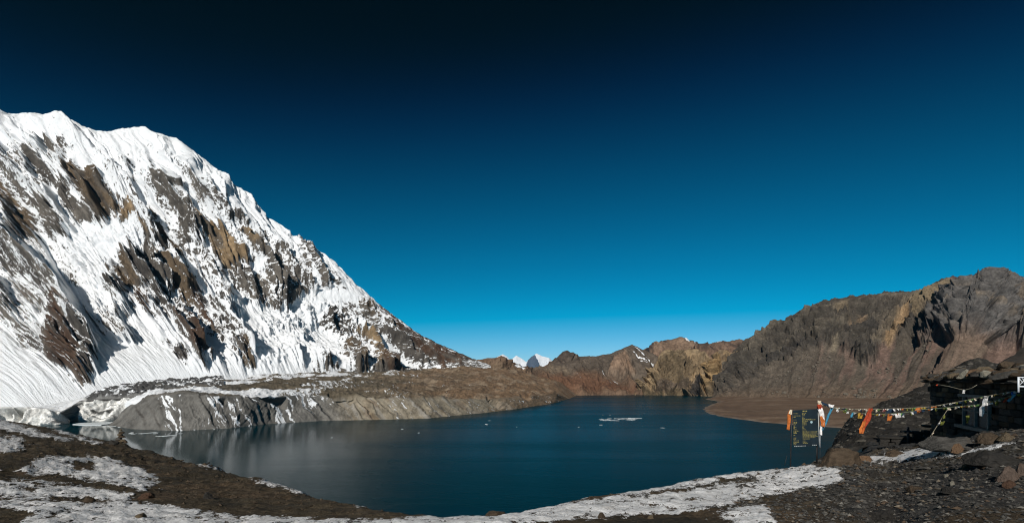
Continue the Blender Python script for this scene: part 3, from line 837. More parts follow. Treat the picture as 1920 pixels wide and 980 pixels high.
# ------------------------------------------------------------------ the bare mountain on the right
def bare_mountain():
    nu = 720
    sky = [(1338, 744, 2250), (1360, 712, 2300), (1385, 672, 2330), (1400, 652, 2340), (1430, 625, 2340), (1470, 598, 2320), (1500, 582, 2300), (1530, 568, 2280), (1560, 559, 2260), (1590, 556, 2250), (1640, 549, 2230),
           (1700, 545, 2200), (1730, 541, 2180), (1760, 528, 2150), (1785, 516, 2130), (1798, 522, 2110), (1815, 525, 2080), (1830, 516, 2040), (1848, 506, 2010), (1870, 500, 2000), (1890, 503, 2000), (1905, 512, 2000), (1920, 528, 2000),
           (1960, 540, 1950), (2050, 530, 1900), (2300, 560, 1800)]
    base = [(1326, 746, 2210), (1400, 751, 1960), (1500, 756, 1760), (1600, 761, 1610), (1700, 768, 1480), (1850, 780, 1350), (2100, 806, 1150)]
    V, T = loft([[(x, y + 30, d + 500) for x, y, d in sky], sky, base], [14, 330], nu)
    T = T - 1.0
    n = face_cam(V, grid_normals(V))
    t = np.clip(T, 0, 1)
    V = V - n * (40 * np.sin(np.pi * np.clip((t - .2) / .8, 0, 1)) * sstep(1340, 1460, to_px(V)[0]))[..., None]
    px, py = to_px(V)
    U = np.linspace(0, 1, nu)[None, :] * 2100.0 * np.ones_like(T); D = T * 900.0
    edge = np.clip(T / .24, 0, 1) * sstep(1.0, .9, T) * (T > 0)
    wx = px + 7 * fbm(px / 40, py / 40, 4, 3) + 3 * fbm(px / 8, py / 8, 3, 8); wy = py + 7 * fbm(px / 40, py / 40, 4, 5)
    UP = [(1335, 738), (1400, 630), (1560, 540), (1820, 495), (1800, 545), (1745, 640), (1700, 638), (1655, 650), (1635, 688), (1600, 672), (1550, 640), (1520, 660), (1480, 672), (1420, 700), (1370, 730)]
    up = sstep(-7, 8, poly_sd(wx, wy, UP))
    dome_pg = [(1800, 545), (1822, 518), (1870, 480), (1990, 490), (2060, 600), (1985, 690), (1900, 655), (1835, 655), (1790, 640), (1742, 642), (1752, 612), (1772, 580)]
    dsd = poly_sd(wx + 0, wy, dome_pg)
    dome = sstep(-3, 9, dsd)
    spur = sstep(-4, 14, poly_sd(wx, wy, [(1748, 700), (1768, 668), (1795, 634), (1830, 640), (1850, 668), (1800, 720), (1740, 745)]))
    gul = sstep(8, -8, np.abs(line_sd(wx, wy, [(1812, 522), (1770, 562), (1730, 610), (1705, 660)])[0]) - 6)
    wu = U + 20 * fbm(U / 120, D / 200, 3, 21)
    grv = lambda a, b, sd, k=7: (1 - np.abs(pn(a, b, sd))) ** k
    crag = -42 * grv(wu / 230 + D / 160, D / 90, 36) - 24 * grv(wu / 100 - D / 300, D / 40, 37) - 13 * grv(wu / 34, D / 26, 38, 5) + 46 * (ridged(wu / 260 + D / 200, D / 150, 6, 31, .5) - .6) + 13 * (ridged(wu / 42, D / 70, 4, 35, .5) - .5)
    # tilted beds: steps that dip to the left
    bed = (wu * .22 + D * .95) / 44. + .6 * fbm(wu / 100, D / 100, 3, 41)
    fr = bed - np.floor(bed); crag = crag + 20 * np.where(fr < .8, fr / .8, (1 - fr) / .2)
    blk = (pn(wu / 30 + 5, D / 55, 51) > 0) * 1.0
    bl2 = np.floor(pn(wu / 42, D / 26, 55) * 4) / 4 + .8 * np.floor(pn(wu / 90, D / 60, 56) * 3) / 3
    domeh = 90 * dome + dome * (-34 * grv(wu / 75, D / 110, 46) - 20 * grv(wu / 34 + 3, D / 18, 47, 6) - 12 * grv(wu / 16, D / 26, 48, 5) + 16 * ridged(wu / 80, D / 70, 5, 57, .6) + 15 * bl2 + 9 * ridged(wu / 22, D / 16, 4, 58, .6))
    fine = .5 * fbm(U / 14, D / 50, 4, 61)
    domeh = domeh * sstep(-.05, .32, T)
    d = np.maximum(up * (crag + 16) * (1 - .8 * dome), domeh) + 34 * spur * (1 - dome) - 85 * gul * (1 - dome) * (1 - spur) + fine
    # shallow chutes in the scree
    scree = (1 - up) * (1 - dome)
    d += scree * (5 * fbm(wu / 60, D / 500, 3, 65))
    V = V + n * (d * edge)[..., None]
    V[..., 2] += 9 * fbm(U / 45, U * 0 + 7.7, 5, 67, .6) * np.exp(-(T / .04) ** 2)
    g = np.array([.100, .081, .062])
    col = np.tile(g, (T.size, 1))
    wv = fbm(wu / 70, D / 520, 4, 71).ravel()
    col = mixc(col, (.155, .103, .080), (sstep(-.25, .3, wv) * sstep(1480, 1640, px.ravel() + 30 * wv)) * .95)
    col = mixc(col, (.15, .105, .07), sstep(.72, .98, T).ravel() * .8)
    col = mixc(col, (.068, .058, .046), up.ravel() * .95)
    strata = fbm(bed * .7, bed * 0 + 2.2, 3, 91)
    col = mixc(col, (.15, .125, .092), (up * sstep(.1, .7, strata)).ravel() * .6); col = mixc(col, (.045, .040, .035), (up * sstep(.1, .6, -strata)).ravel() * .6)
    for pg, c in (([(1655, 645), (1672, 612), (1700, 585), (1706, 600), (1692, 625), (1668, 650)], (.27, .18, .10)), ([(1700, 580), (1760, 535), (1792, 530), (1772, 552), (1722, 600)], (.19, .145, .09)),
                  ([(1590, 610), (1625, 600), (1630, 616), (1600, 622)], (.20, .14, .09)), ([(1560, 575), (1585, 566), (1582, 590), (1566, 600)], (.17, .13, .085)), ([(1560, 660), (1572, 625), (1580, 625), (1570, 660)], (.19, .155, .11)),
                  ([(1630, 650), (1640, 640), (1700, 566), (1715, 566), (1650, 650)], (.15, .12, .085)), ([(1770, 525), (1785, 514), (1802, 522), (1790, 530)], (.12, .075, .07))):
        col = mixc(col, c, sstep(-5, 5, poly_sd(wx, wy, pg)).ravel() * .9)
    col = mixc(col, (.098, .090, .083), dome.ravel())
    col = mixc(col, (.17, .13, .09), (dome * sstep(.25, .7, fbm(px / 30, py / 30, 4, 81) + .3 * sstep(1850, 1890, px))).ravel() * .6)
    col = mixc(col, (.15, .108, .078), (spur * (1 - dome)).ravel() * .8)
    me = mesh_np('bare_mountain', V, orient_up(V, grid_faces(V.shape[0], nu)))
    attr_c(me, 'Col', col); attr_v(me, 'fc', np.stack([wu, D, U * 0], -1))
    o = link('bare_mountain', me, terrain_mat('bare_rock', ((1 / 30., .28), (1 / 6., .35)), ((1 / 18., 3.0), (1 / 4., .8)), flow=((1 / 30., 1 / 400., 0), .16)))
    tag(o, kind='structure')
    # blocks strewn on the scree
    spots = [(1600, 1645, 728, 752, 70), (1640, 1700, 672, 722, 70), (1500, 1560, 660, 700, 60), (1420, 1500, 690, 725, 45), (1580, 1640, 640, 690, 40), (1440, 1700, 735, 760, 60), (1700, 1745, 600, 660, 30)]
    Vs = []; Fs = []; k0 = 0
    gx, gy = px[14:], py[14:]; VV = V[14:]
    base_i, base_f = ico(0)
    for x0, x1, y0, y1, cnt in spots:
        m = np.argwhere((gx > x0) & (gx < x1) & (gy > y0) & (gy < y1))
        for q in rng.choice(len(m), min(cnt, len(m)), replace=False):
            c = VV[m[q][0], m[q][1]]; s = 1.6 + 5.0 * rng.random() ** 4
            v = base_i * (1 + .35 * rng.standard_normal((12, 1)).clip(-1, 1)) * s * np.array([1.2, 1, .8])
            Vs.append(v + c + np.array([0, 0, .3 * s])); Fs.append(base_f + k0); k0 += 12
    me = mesh_np('scree_boulders', np.concatenate(Vs), np.concatenate(Fs), smooth=False)
    o = link('scree_boulders', me, plain_mat('scree_block', (.13, .11, .085), .95, .3, .3))
    tag(o, 'fallen blocks strewn over the brown scree of the right mountain', 'boulders', kind='stuff')


_ICO = {}


def ico(sub):
    if sub not in _ICO:
        bm = bmesh.new(); bmesh.ops.create_icosphere(bm, subdivisions=sub + 1, radius=1.0)
        v = np.array([x.co[:] for x in bm.verts]); f = np.array([[q.index for q in p.verts] for p in bm.faces]); bm.free()
        _ICO[sub] = (v, f)
    return _ICO[sub]


bare_mountain()


# ------------------------------------------------------------------ the flat gravel fan reaching into the lake on the right
def gravel_fan():
    pts = [(1352, 741), (1322, 747.5), (1350, 752.5), (1330, 759), (1318, 767), (1330, 775), (1360, 782), (1420, 790), (1500, 797), (1600, 803), (1750, 812), (1950, 824)]
    w = [((x - 960) / F * lake_d(y), lake_d(y)) for x, y in pts] + [(2400, 640), (2600, 1900), (1400, 2500)]
    xs = np.linspace(300, 2500, 200); ys = np.linspace(520, 2500, 240)
    X, Y = np.meshgrid(xs, ys)
    sd = np.full(X.shape, -60.0)
    s = poly_sd(X + 5 * fbm(X / 40, Y / 60, 4, 3), Y, w); sd = np.maximum(sd, s)
    Z = np.where(sd > 0, np.minimum(sd * .09, 2.5) + np.clip(sd - 25, 0, None) * .03, sd * .1) + .35 * fbm(X / 22, Y / 22, 3, 9) * sstep(0, 30, sd)
    V = np.stack([X, Y, Z], -1)
    col = np.tile(np.array([.150, .098, .064]), (X.size, 1))
    v = fbm(X / 130, Y / 40, 4, 13).ravel()
    col = mixc(col, (.20, .138, .092), sstep(-.1, .5, v)); col = mixc(col, (.12, .08, .055), sstep(.1, .6, fbm(X / 160, Y / 60, 4, 17)).ravel() * .7)
    col = mixc(col, (.27, .22, .175), (sstep(16, 2, sd) * sstep(-.4, .5, fbm(X / 40, Y / 30, 3, 19) + .2)).ravel() * .8)
    sl = fbm((sd + 9 * fbm(X / 120, Y / 120, 3, 27)) / 11., X / 900., 3, 29, .6)
    col = col * (1 + .38 * np.clip(sl, -1, 1) * sstep(140, 20, sd)).ravel()[:, None]
    ch = np.abs(pn((X * .5 + Y) / 130 + .5 * fbm(X / 60, Y / 60, 3, 35), (X - Y) / 700, 33))
    col = mixc(col, (.23, .175, .125), (sstep(.07, .0, ch) * sstep(20, 80, sd)).ravel() * .7)
    me = mesh_np('gravel_fan', V, grid_faces(240, 200))
    attr_c(me, 'Col', col)
    o = link('gravel_fan', me, terrain_mat('fan_gravel', ((1 / 40., .18), (1 / 6., .2)), ((1 / 3., .3),)))
    tag(o, kind='structure')


gravel_fan()

# ------------------------------------------------------------------ the near ground
CREST = np.array([(-400, 770, 90), (-60, 777, 75), (0, 783, 62), (90, 800, 50), (150, 813, 42), (230, 829, 35), (330, 856, 24), (480, 892, 15), (620, 932, 9.6), (740, 957, 7.6), (830, 963, 7.2), (950, 956, 7.5),
                  (1100, 930, 9), (1300, 898, 11), (1480, 872, 13.2), (1545, 859, 14.2), (1600, 850, 15), (1680, 838, 16), (1745, 826, 15), (1800, 815, 13.5), (1860, 806, 12.5), (1920, 799, 11.5), (2300, 790, 10)], float)


def ground_smooth(X, Y):
    """height of the near ground relative to the eye"""
    X = np.asarray(X, float); Y = np.asarray(Y, float)
    Ys = np.maximum(Y, 1.5)
    px = np.clip(960 + X / Ys * F, -400, 2300)
    yc = np.interp(px, CREST[:, 0], CREST[:, 1]); dc = np.interp(px, CREST[:, 0], CREST[:, 2])
    h0 = np.interp(px, [1350, 1950], [1.70, 1.42])
    zc = -(yc - HZ) / F * dc
    d0 = np.minimum(4.5, dc * .5)
    z1 = -h0 + (zc + h0) * np.clip((Y - d0) / (dc - d0), 0, 8)
    flat = sstep(1560, 1640, px)
    over = Y - dc
    z2 = zc - over * (.5 * (1 - flat) + .05 * flat) - np.clip(Y - 30, 0, None) * .45 * flat
    k = .012 * dc
    z = -k * np.logaddexp(-np.clip(z1, -400, 60) / k, -np.clip(z2, -400, 60) / k)
    z = np.maximum(z, -H - 5)
    return np.where(Y < 1.5, -h0, z)


def ground_z(X, Y):
    z = ground_smooth(X, Y)
    d = np.clip(np.hypot(X, Y), 2, 60)
    near = np.clip(d / 10., .35, 2.2)
    r = fbm(np.asarray(X) / 2.3, np.asarray(Y) / 2.3, 5, 201, .55)
    return H + z + .055 * near * r + .02 * fbm(np.asarray(X) / .35, np.asarray(Y) / .35, 3, 211) * np.clip(d / 8, .6, 3)


def ground_hit(px, py):
    d = np.concatenate([np.linspace(3, 30, 2700), np.linspace(30, 100, 1400)])
    z = H + ground_smooth((px - 960) / F * d, d)
    y = HZ - (z - H) / d * F
    i = np.argwhere(y <= py)
    k = int(i[0][0]) if len(i) else int(np.argmin(np.abs(y - py)))
    X = (px - 960) / F * d[k]
    return np.array([X, d[k], float(ground_z(X, d[k]))])


SNOW = [[(-60, 776), (0, 785), (41, 798), (86, 811), (139, 824), (131, 828), (86, 820), (41, 814), (0, 805), (-60, 800)], [(86, 798), (114, 803), (155, 818), (192, 832), (175, 831), (143, 818), (110, 811)],
        [(-60, 812), (0, 817), (53, 824), (31, 833), (69, 835), (27, 847), (0, 849), (-60, 845)],
        [(59, 862), (110, 853), (169, 855), (200, 856), (224, 868), (286, 888), (298, 904), (265, 918), (235, 912), (194, 903), (143, 899), (114, 887), (41, 889), (-20, 884), (67, 874)],
        [(-60, 896), (0, 897), (82, 901), (151, 910), (196, 920), (245, 926), (249, 938), (184, 938), (122, 936), (61, 934), (-60, 934)],
        [(-60, 936), (120, 938), (240, 941), (310, 946), (440, 964), (600, 971), (718, 973), (822, 963), (960, 953), (1040, 946), (1040, 976), (960, 982), (780, 990), (600, 1000), (-60, 1010)],
        [(1030, 948), (1139, 931), (1262, 906), (1332, 892), (1437, 876), (1518, 873), (1571, 877), (1582, 899), (1536, 914), (1477, 920), (1361, 946), (1273, 961), (1127, 970), (1030, 977)],
        [(1346, 957), (1431, 945), (1459, 985), (1370, 985)],
        [(1629, 857), (1665, 851), (1744, 841), (1790, 845), (1787, 853), (1691, 863), (1635, 872)],
        [(336, 855), (380, 868), (420, 878), (460, 890), (420, 884), (370, 872)], [(470, 896), (500, 902), (540, 912), (600, 922), (628, 933), (590, 928), (540, 918), (500, 908)], [(672, 946), (695, 947), (690, 951), (674, 950)],
        [(1700, 862), (1800, 850), (1860, 834), (1905, 826), (1900, 831), (1850, 842), (1780, 858)]]
HOLES = [[(1186, 931), (1244, 919), (1302, 910), (1350, 908), (1273, 921), (1221, 930)], [(1349, 897), (1413, 892), (1420, 902), (1349, 906)], [(125, 868), (170, 866), (190, 876), (150, 880)], [(40, 918), (66, 914), (62, 922)],
         [(80, 930), (160, 934), (230, 938), (160, 943), (90, 938)], [(0, 950), (60, 962), (30, 985), (-20, 985)]]


def near_ground():
    az = np.radians(np.concatenate([np.linspace(-180, -58, 26)[:-1], np.linspace(-58, -49, 14)[:-1], np.linspace(-49, 49, 860), np.linspace(49, 58, 14)[1:], np.linspace(58, 180, 26)[1:]]))
    r = np.concatenate([np.geomspace(.4, 4.0, 14)[:-1], np.geomspace(4.0, 16, 200)[:-1], np.geomspace(16, 130, 130)[:-1], np.geomspace(130, 420, 16)])
    A, R = np.meshgrid(az, r)
    X = R * np.sin(A); Y = R * np.cos(A)
    Z = ground_z(X, Y)
    Z = np.where(R > 330, Z - (R - 330) * .9, Z)
    V = np.stack([X, Y, Z], -1)
    px, py = to_px(np.stack([X, np.maximum(Y, .3), Z], -1))
    # olive-brown soil on the left, dark grey gravel on the right
    soil = np.array([.072, .056, .035]); grav = np.array([.066, .062, .056])
    f = sstep(1380, 1620, px + 90 * fbm(X / 1.3, Y / 1.3, 4, 221) - (py - 900) * .8)
    v = fbm(X / 3.0, Y / 3.0, 5, 231)
    col = np.tile(soil, (X.size, 1))
    col = mixc(col, (.098, .070, .043), sstep(-.1, .6, v).ravel()); col = mixc(col, (.045, .038, .026), sstep(.05, .6, fbm(X / 1.1, Y / 1.1, 4, 233)).ravel())
    gcol = mixc(np.tile(grav, (X.size, 1)), (.072, .062, .046), sstep(0, .6, v).ravel()); gcol = mixc(gcol, (.036, .035, .034), sstep(0, .6, fbm(X / .8, Y / .8, 4, 235)).ravel())
    gcol = mixc(gcol, (.085, .058, .03), sstep(.3, .7, fbm(X / 1.7, Y / 1.7, 3, 237)).ravel() * .7)
    col = col + (gcol - col) * f.ravel()[:, None]
    Q = grid_faces(*X.shape)
    Q = orient_up(V, Q)
    me = mesh_np('ground', V, Q)
    attr_c(me, 'Col', col)
    m = terrain_mat('near_soil', ((9.0, .45), (2.0, .25), (40., .35)), ((14., .05), (55., .012), (3., .06)))
    tag(link('ground', me, m), kind='structure')
    # ---- thin old snow lying on it, rocks and grass poking through
    infov = (np.abs(A) < math.radians(49)) & (R > 3.8) & (R < 120)
    wx = px + 7 * fbm(px / 30, py / 12, 4, 241); wy = py + 3.5 * fbm(px / 26, py / 10, 4, 243)
    cov = np.full(X.shape, -1.0)
    for pg in SNOW:
        s = poly_sd(wx, wy * 2.0, [(a, b * 2.0) for a, b in pg]); cov = np.maximum(cov, np.clip(s / 11., -1, 1))
    for pg in HOLES:
        s = poly_sd(wx, wy * 2.0, [(a, b * 2.0) for a, b in pg]); cov = np.minimum(cov, np.clip(-s / 9., -1, 1))
    sc = np.clip(R / 9., .6, 3.5)
    n1 = fbm(X / .55, Y / .55, 3, 251) ; n2 = fbm(X / .20, Y / .26, 3, 255, .7); n4 = fbm(X / .075, Y / .12, 2, 256, .7); n3 = fbm(X / 2.2, Y / 2.2, 3, 257)
    crust = sstep(800, 1000, px)   # the bank on the right is thicker and more solid
    mval = np.where(cov > 0, .34 * cov, .9 * cov) + .30 * n1 + .34 * n2 + .15 * n4 + .25 * n3 + .02 + .10 * crust
    th = np.clip(mval, -.6, .9)
    lump = .5 + .5 * fbm(X / .28, Y / .28, 3, 259)
    S = V.copy(); S[..., 2] += (.006 + .020 * np.clip(mval + .1, 0, 1) + .016 * lump * np.clip(mval, 0, 1)) * np.clip(R / 9., .8, 2.0)
    keep = ((mval > -.55) & infov).ravel()
    kq = keep[Q].all(1)
    Qs = Q[kq]; used = np.unique(Qs); remap = np.full(X.size, -1); remap[used] = np.arange(len(used))
    me = mesh_np('snow_patches', S.reshape(-1, 3)[used], remap[Qs])
    attr_f(me, 'cover', mval.ravel()[used])
    m, t, b = new_mat('old_snow', .8, .3)
    co = t.new('TexCoord').outputs['Object']
    nn = t.noise(co, 22., 6., .7); n4 = t.noise(co, 3., 4., .6)
    c = t.mixc(t.ramp(nn, .3, .62), (.60, .585, .56, 1), (.88, .88, .88, 1)); c = t.mixc(t.ramp(n4, .55, .75, 0, .5), c, (.55, .50, .44, 1))
    t.l.new(c, b.inputs['Base Color'])
    t.l.new(t.bump(nn, .8, .03, t.bump(n4, .7, .05)), b.inputs['Normal'])
    # the thin crust is broken through wherever it has melted
    f1 = t.noise(co, 9., 4., .7); f2 = t.noise(co, 38., 3., .7)
    v = t.math('ADD', t.math('MULTIPLY', t.math('SUBTRACT', f1, .5), 2.3), t.math('MULTIPLY', t.math('SUBTRACT', f2, .5), 2.0))
    t.l.new(t.ramp(t.math('ADD', t.attr('cover'), v), .0, .10), b.inputs['Alpha'])
    tag(link('snow_patches', me, m), 'thin patches of old crusted snow on the near slope', 'snow', kind='stuff')


near_ground()


# ------------------------------------------------------------------ gravel, pebbles
def gravel():
    v0 = np.array([(1, 0, 0), (-1, 0, 0), (0, 1, 0), (0, -1, 0), (0, 0, 1), (0, 0, -1)], float)
    f0 = np.array([(0, 2, 4), (2, 1, 4), (1, 3, 4), (3, 0, 4), (2, 0, 5), (1, 2, 5), (3, 1, 5), (0, 3, 5)])
    N = 52000
    p = rng.random(N)
    pxs = np.where(p < .68, rng.uniform(1380, 1960, N), np.where(p < .9, rng.uniform(-40, 760, N), rng.uniform(760, 1400, N)))
    d = np.exp(rng.uniform(math.log(4.6), math.log(26), N))
    X = (pxs - 960) / F * d
    dc = np.interp(pxs, CREST[:, 0], CREST[:, 2])
    ok = d < dc * 1.05
    X, d, pxs = X[ok], d[ok], pxs[ok]; N = len(X)
    Z = ground_z(X, d)
    s = .0012 * d * (.5 + 4.2 * rng.random(N) ** 7) * np.where(pxs > 1380, 1.0, .65)
    Vs = v0[None] * (1 + .28 * rng.standard_normal((N, 6, 1)).clip(-1.2, 1.2))
    an = rng.uniform(0, 6.28, N); ca, sa = np.cos(an), np.sin(an)
    Vs = Vs * np.stack([rng.uniform(.8, 1.7, N), rng.uniform(.7, 1.2, N), rng.uniform(.4, .8, N)], -1)[:, None, :]
    x = Vs[..., 0] * ca[:, None] - Vs[..., 1] * sa[:, None]; y = Vs[..., 0] * sa[:, None] + Vs[..., 1] * ca[:, None]
    Vs = np.stack([x, y, Vs[..., 2]], -1) * s[:, None, None] + np.stack([X, d, Z + .25 * s], -1)[:, None, :]
    Fs = f0[None] + (np.arange(N) * 6)[:, None, None]
    me = mesh_np('gravel', Vs.reshape(-1, 3), Fs.reshape(-1, 3), smooth=False)
    pal = np.array([(.06, .057, .052), (.09, .085, .075), (.045, .043, .04), (.12, .10, .075), (.16, .15, .13), (.085, .06, .04), (.07, .05, .035)])
    ci = rng.choice(len(pal), N, p=[.34, .25, .24, .05, .04, .04, .04])
    col = pal[ci] * (.7 + .6 * rng.random((N, 1)))
    left = pxs < 1300
    col[left] = np.array([.06, .045, .03]) * (.5 + rng.random((left.sum(), 1)))
    attr_c(me, 'Col', np.repeat(col, 6, axis=0))
    tag(link('gravel', me, terrain_mat('pebble', ((30., .3),), ())), 'loose grey and brown stones scattered over the near ground', 'gravel', kind='stuff')


gravel()


# ------------------------------------------------------------------ boulders
def rock_mesh(name, seed, sub=3, cuts=9, flat=.62, rough=.17):
    r = np.random.default_rng(seed)
    v, f = ico(sub); v = v.copy()
    for _ in range(cuts):
        n = r.standard_normal(3); n[2] = abs(n[2]) * .8; n /= np.linalg.norm(n)
        k = r.uniform(.52, .86); dd = v @ n
        v = v - np.clip(dd - k, 0, None)[:, None] * n * .93
    v = v * (1 + rough * fbm(v[:, 0] * 1.7 + seed, v[:, 1] * 1.7 + v[:, 2] * 1.3, 4, seed % 90)[:, None])
    v = v - v.min(0) * 0
    ext = np.abs(v).max(0); v = v / ext * np.array([1, 1, 1])
    v[:, 2] = np.where(v[:, 2] < -.25, -.25 + (v[:, 2] + .25) * .3, v[:, 2])
    return mesh_np(name, v, f, smooth=False)


def stone_mat(name, col, var=.3, sc=5.0):
    m, t, b = new_mat(name, .95, .15)
    co = t.new('TexCoord').outputs['Object']
    n = t.noise(co, sc, 8., .7); n2 = t.noise(co, sc * .35, 4., .6)
    c = t.mixc(t.ramp(n, .3, .7), c4([x * (1 - var) for x in col]), c4([x * (1 + var) for x in col]))
    c = t.mixc(t.ramp(n2, .55, .7, 0, .5), c, c4((col[0] * 1.1, col[1] * .9, col[2] * .65)))
    t.l.new(c, b.inputs['Base Color'])
    t.l.new(t.bump(n, .7, .12), b.inputs['Normal'])
    return m


SM = {k: stone_mat('stone_' + k, c) for k, c in dict(brown=(.085, .062, .042), orange=(.16, .10, .06), dark=(.04, .037, .033), grey=(.085, .080, .072), pale=(.27, .25, .20), pink=(.13, .095, .075), tan=(.15, .115, .075), rust=(.10, .058, .038)).items()}
# px, base py, width px, height px, colour, label
BOULDERS = [
    (1585, 874, 92, 30, 'brown', 'large weathered brown boulder below the information board'),
    (1618, 862, 36, 14, 'orange', 'orange-topped boulder at the left end of the bluish snow strip'),
    (1685, 857, 38, 12, 'brown', 'low dark brown boulder sitting in the bluish snow strip'),
    (1795, 847, 96, 24, 'grey', 'broad flat olive-grey boulder in front of the stone hut'),
    (1800, 852, 26, 15, 'orange', 'small orange pyramid-shaped rock at the right end of the snow strip'),
    (1858, 837, 42, 19, 'brown', 'rough brown rock under the hut window'),
    (1893, 832, 34, 15, 'tan', 'tan rock at the right frame edge, before the hut'),
    (1878, 872, 92, 30, 'dark', 'big slab-sided boulder near the right edge, coloured dark for its shaded face'),  # dark stone colour stands in for the boulder's shaded face
    (1897, 899, 40, 25, 'pink', 'pinkish brown rock near the right edge, below the slab-sided boulder'),
    (1921, 890, 26, 22, 'pink', 'pale pink rock cut by the right frame edge'),
    (1898, 915, 26, 13, 'rust', 'small rust-red rock in the right foreground'),
    (1637, 899, 30, 15, 'dark', 'dark angular rock among the gravel, right of the snow bank'),
    (1775, 896, 8, 7, 'pale', 'upper of two small pale stones in the gravel'),
    (1788, 907, 10, 8, 'pale', 'lower of two small pale stones in the gravel'),
    (1812, 878, 19, 8, 'tan', 'flat tan stone below the broad grey boulder'),
    (1836, 951, 15, 8, 'grey', 'small grey stone low in the right foreground'),
    (1658, 974, 50, 20, 'dark', 'dark hump-shaped rock at the bottom edge of the gravel'),
    (1720, 921, 36, 10, 'brown', 'low brown rock half sunk in the middle of the gravel'),
    (1786, 925, 34, 12, 'dark', 'low dark rock half sunk to the right of a sunken brown one'),
    (928, 959, 40, 13, 'brown', 'rounded brown boulder on the crest above the lake'),
    (1221, 967, 14, 8, 'tan', 'tan stone lying in the earth below the snow bank'),
    (1128, 972, 18, 11, 'brown', 'brown stone in the snow bank near the bottom edge'),
    (260, 974, 26, 10, 'tan', 'tan stone in the snow at the bottom left'),
    (163, 945, 22, 11, 'brown', 'brown stone between two snow bands at the bottom left'),
    (270, 939, 30, 11, 'rust', 'reddish brown rock at the right tip of a snow band'),
    (389, 937, 22, 11, 'dark', 'dark rock on the bare brown slope, left of the lake'),
    (384, 876, 18, 7, 'brown', 'flat brown rock on the crest beside the thin snow strips'),
    (209, 837, 20, 8, 'dark', 'low dark rock just right of the cairn'),
    (36, 883, 28, 8, 'brown', 'brown rock at the left edge above the snow'),
    (1745, 868, 22, 9, 'grey', 'grey stone between the snow strip and the gravel'),
]


def boulders():
    for i, (x, y, w, h, c, lab) in enumerate(BOULDERS):
        p = ground_hit(x, y)
        me = rock_mesh('boulder', 400 + i, 3 if w > 24 else 2, 8 + i % 4)
        o = link('boulder', me, SM[c])
        s = p[1] / F
        o.scale = (w * s * .5, w * s * .42, h * s / 1.05)
        o.location = (p[0], p[1] + w * s * .15, p[2] + h * s * .16)
        o.rotation_euler = (random.uniform(-.08, .08), random.uniform(-.08, .08), random.uniform(-.5, .5))
        tag(o, lab, 'boulder')


boulders()


def cairn():
    p = ground_hit(226, 829)
    root = empty('cairn', tuple(p)); s = p[1] / F
    tag(root, 'small stone cairn standing on the left crest above the water', 'cairn')
    z = 0
    for i, (w, h, dx) in enumerate([(20, 7, -2), (15, 6, 5), (14, 7, -4), (13, 6, 2), (10, 6, -1), (9, 5, 2), (6, 5, 0), (5, 4, 1)]):
        o = link('stone', rock_mesh('stone', 470 + i, 2, 8), SM[('brown', 'tan', 'grey', 'brown', 'tan', 'brown', 'pale', 'tan')[i]], root)
        o.scale = (w * s * .55, w * s * .45, h * s * .6); o.location = (dx * s, 0, z + h * s * .3); o.rotation_euler = (0, 0, i * 1.3)
        z += h * s * .62 * (.35 if i == 0 else 1)
    for dx, i in ((-13, 0), (12, 1), (-7, 2)):
        o = link('stone', rock_mesh('stone', 490 + i, 2, 8), SM['brown'], root)
        o.scale = (7 * s * .5, 7 * s * .5, 4 * s); o.location = (dx * s, -.1, 1.2 * s)


cairn()


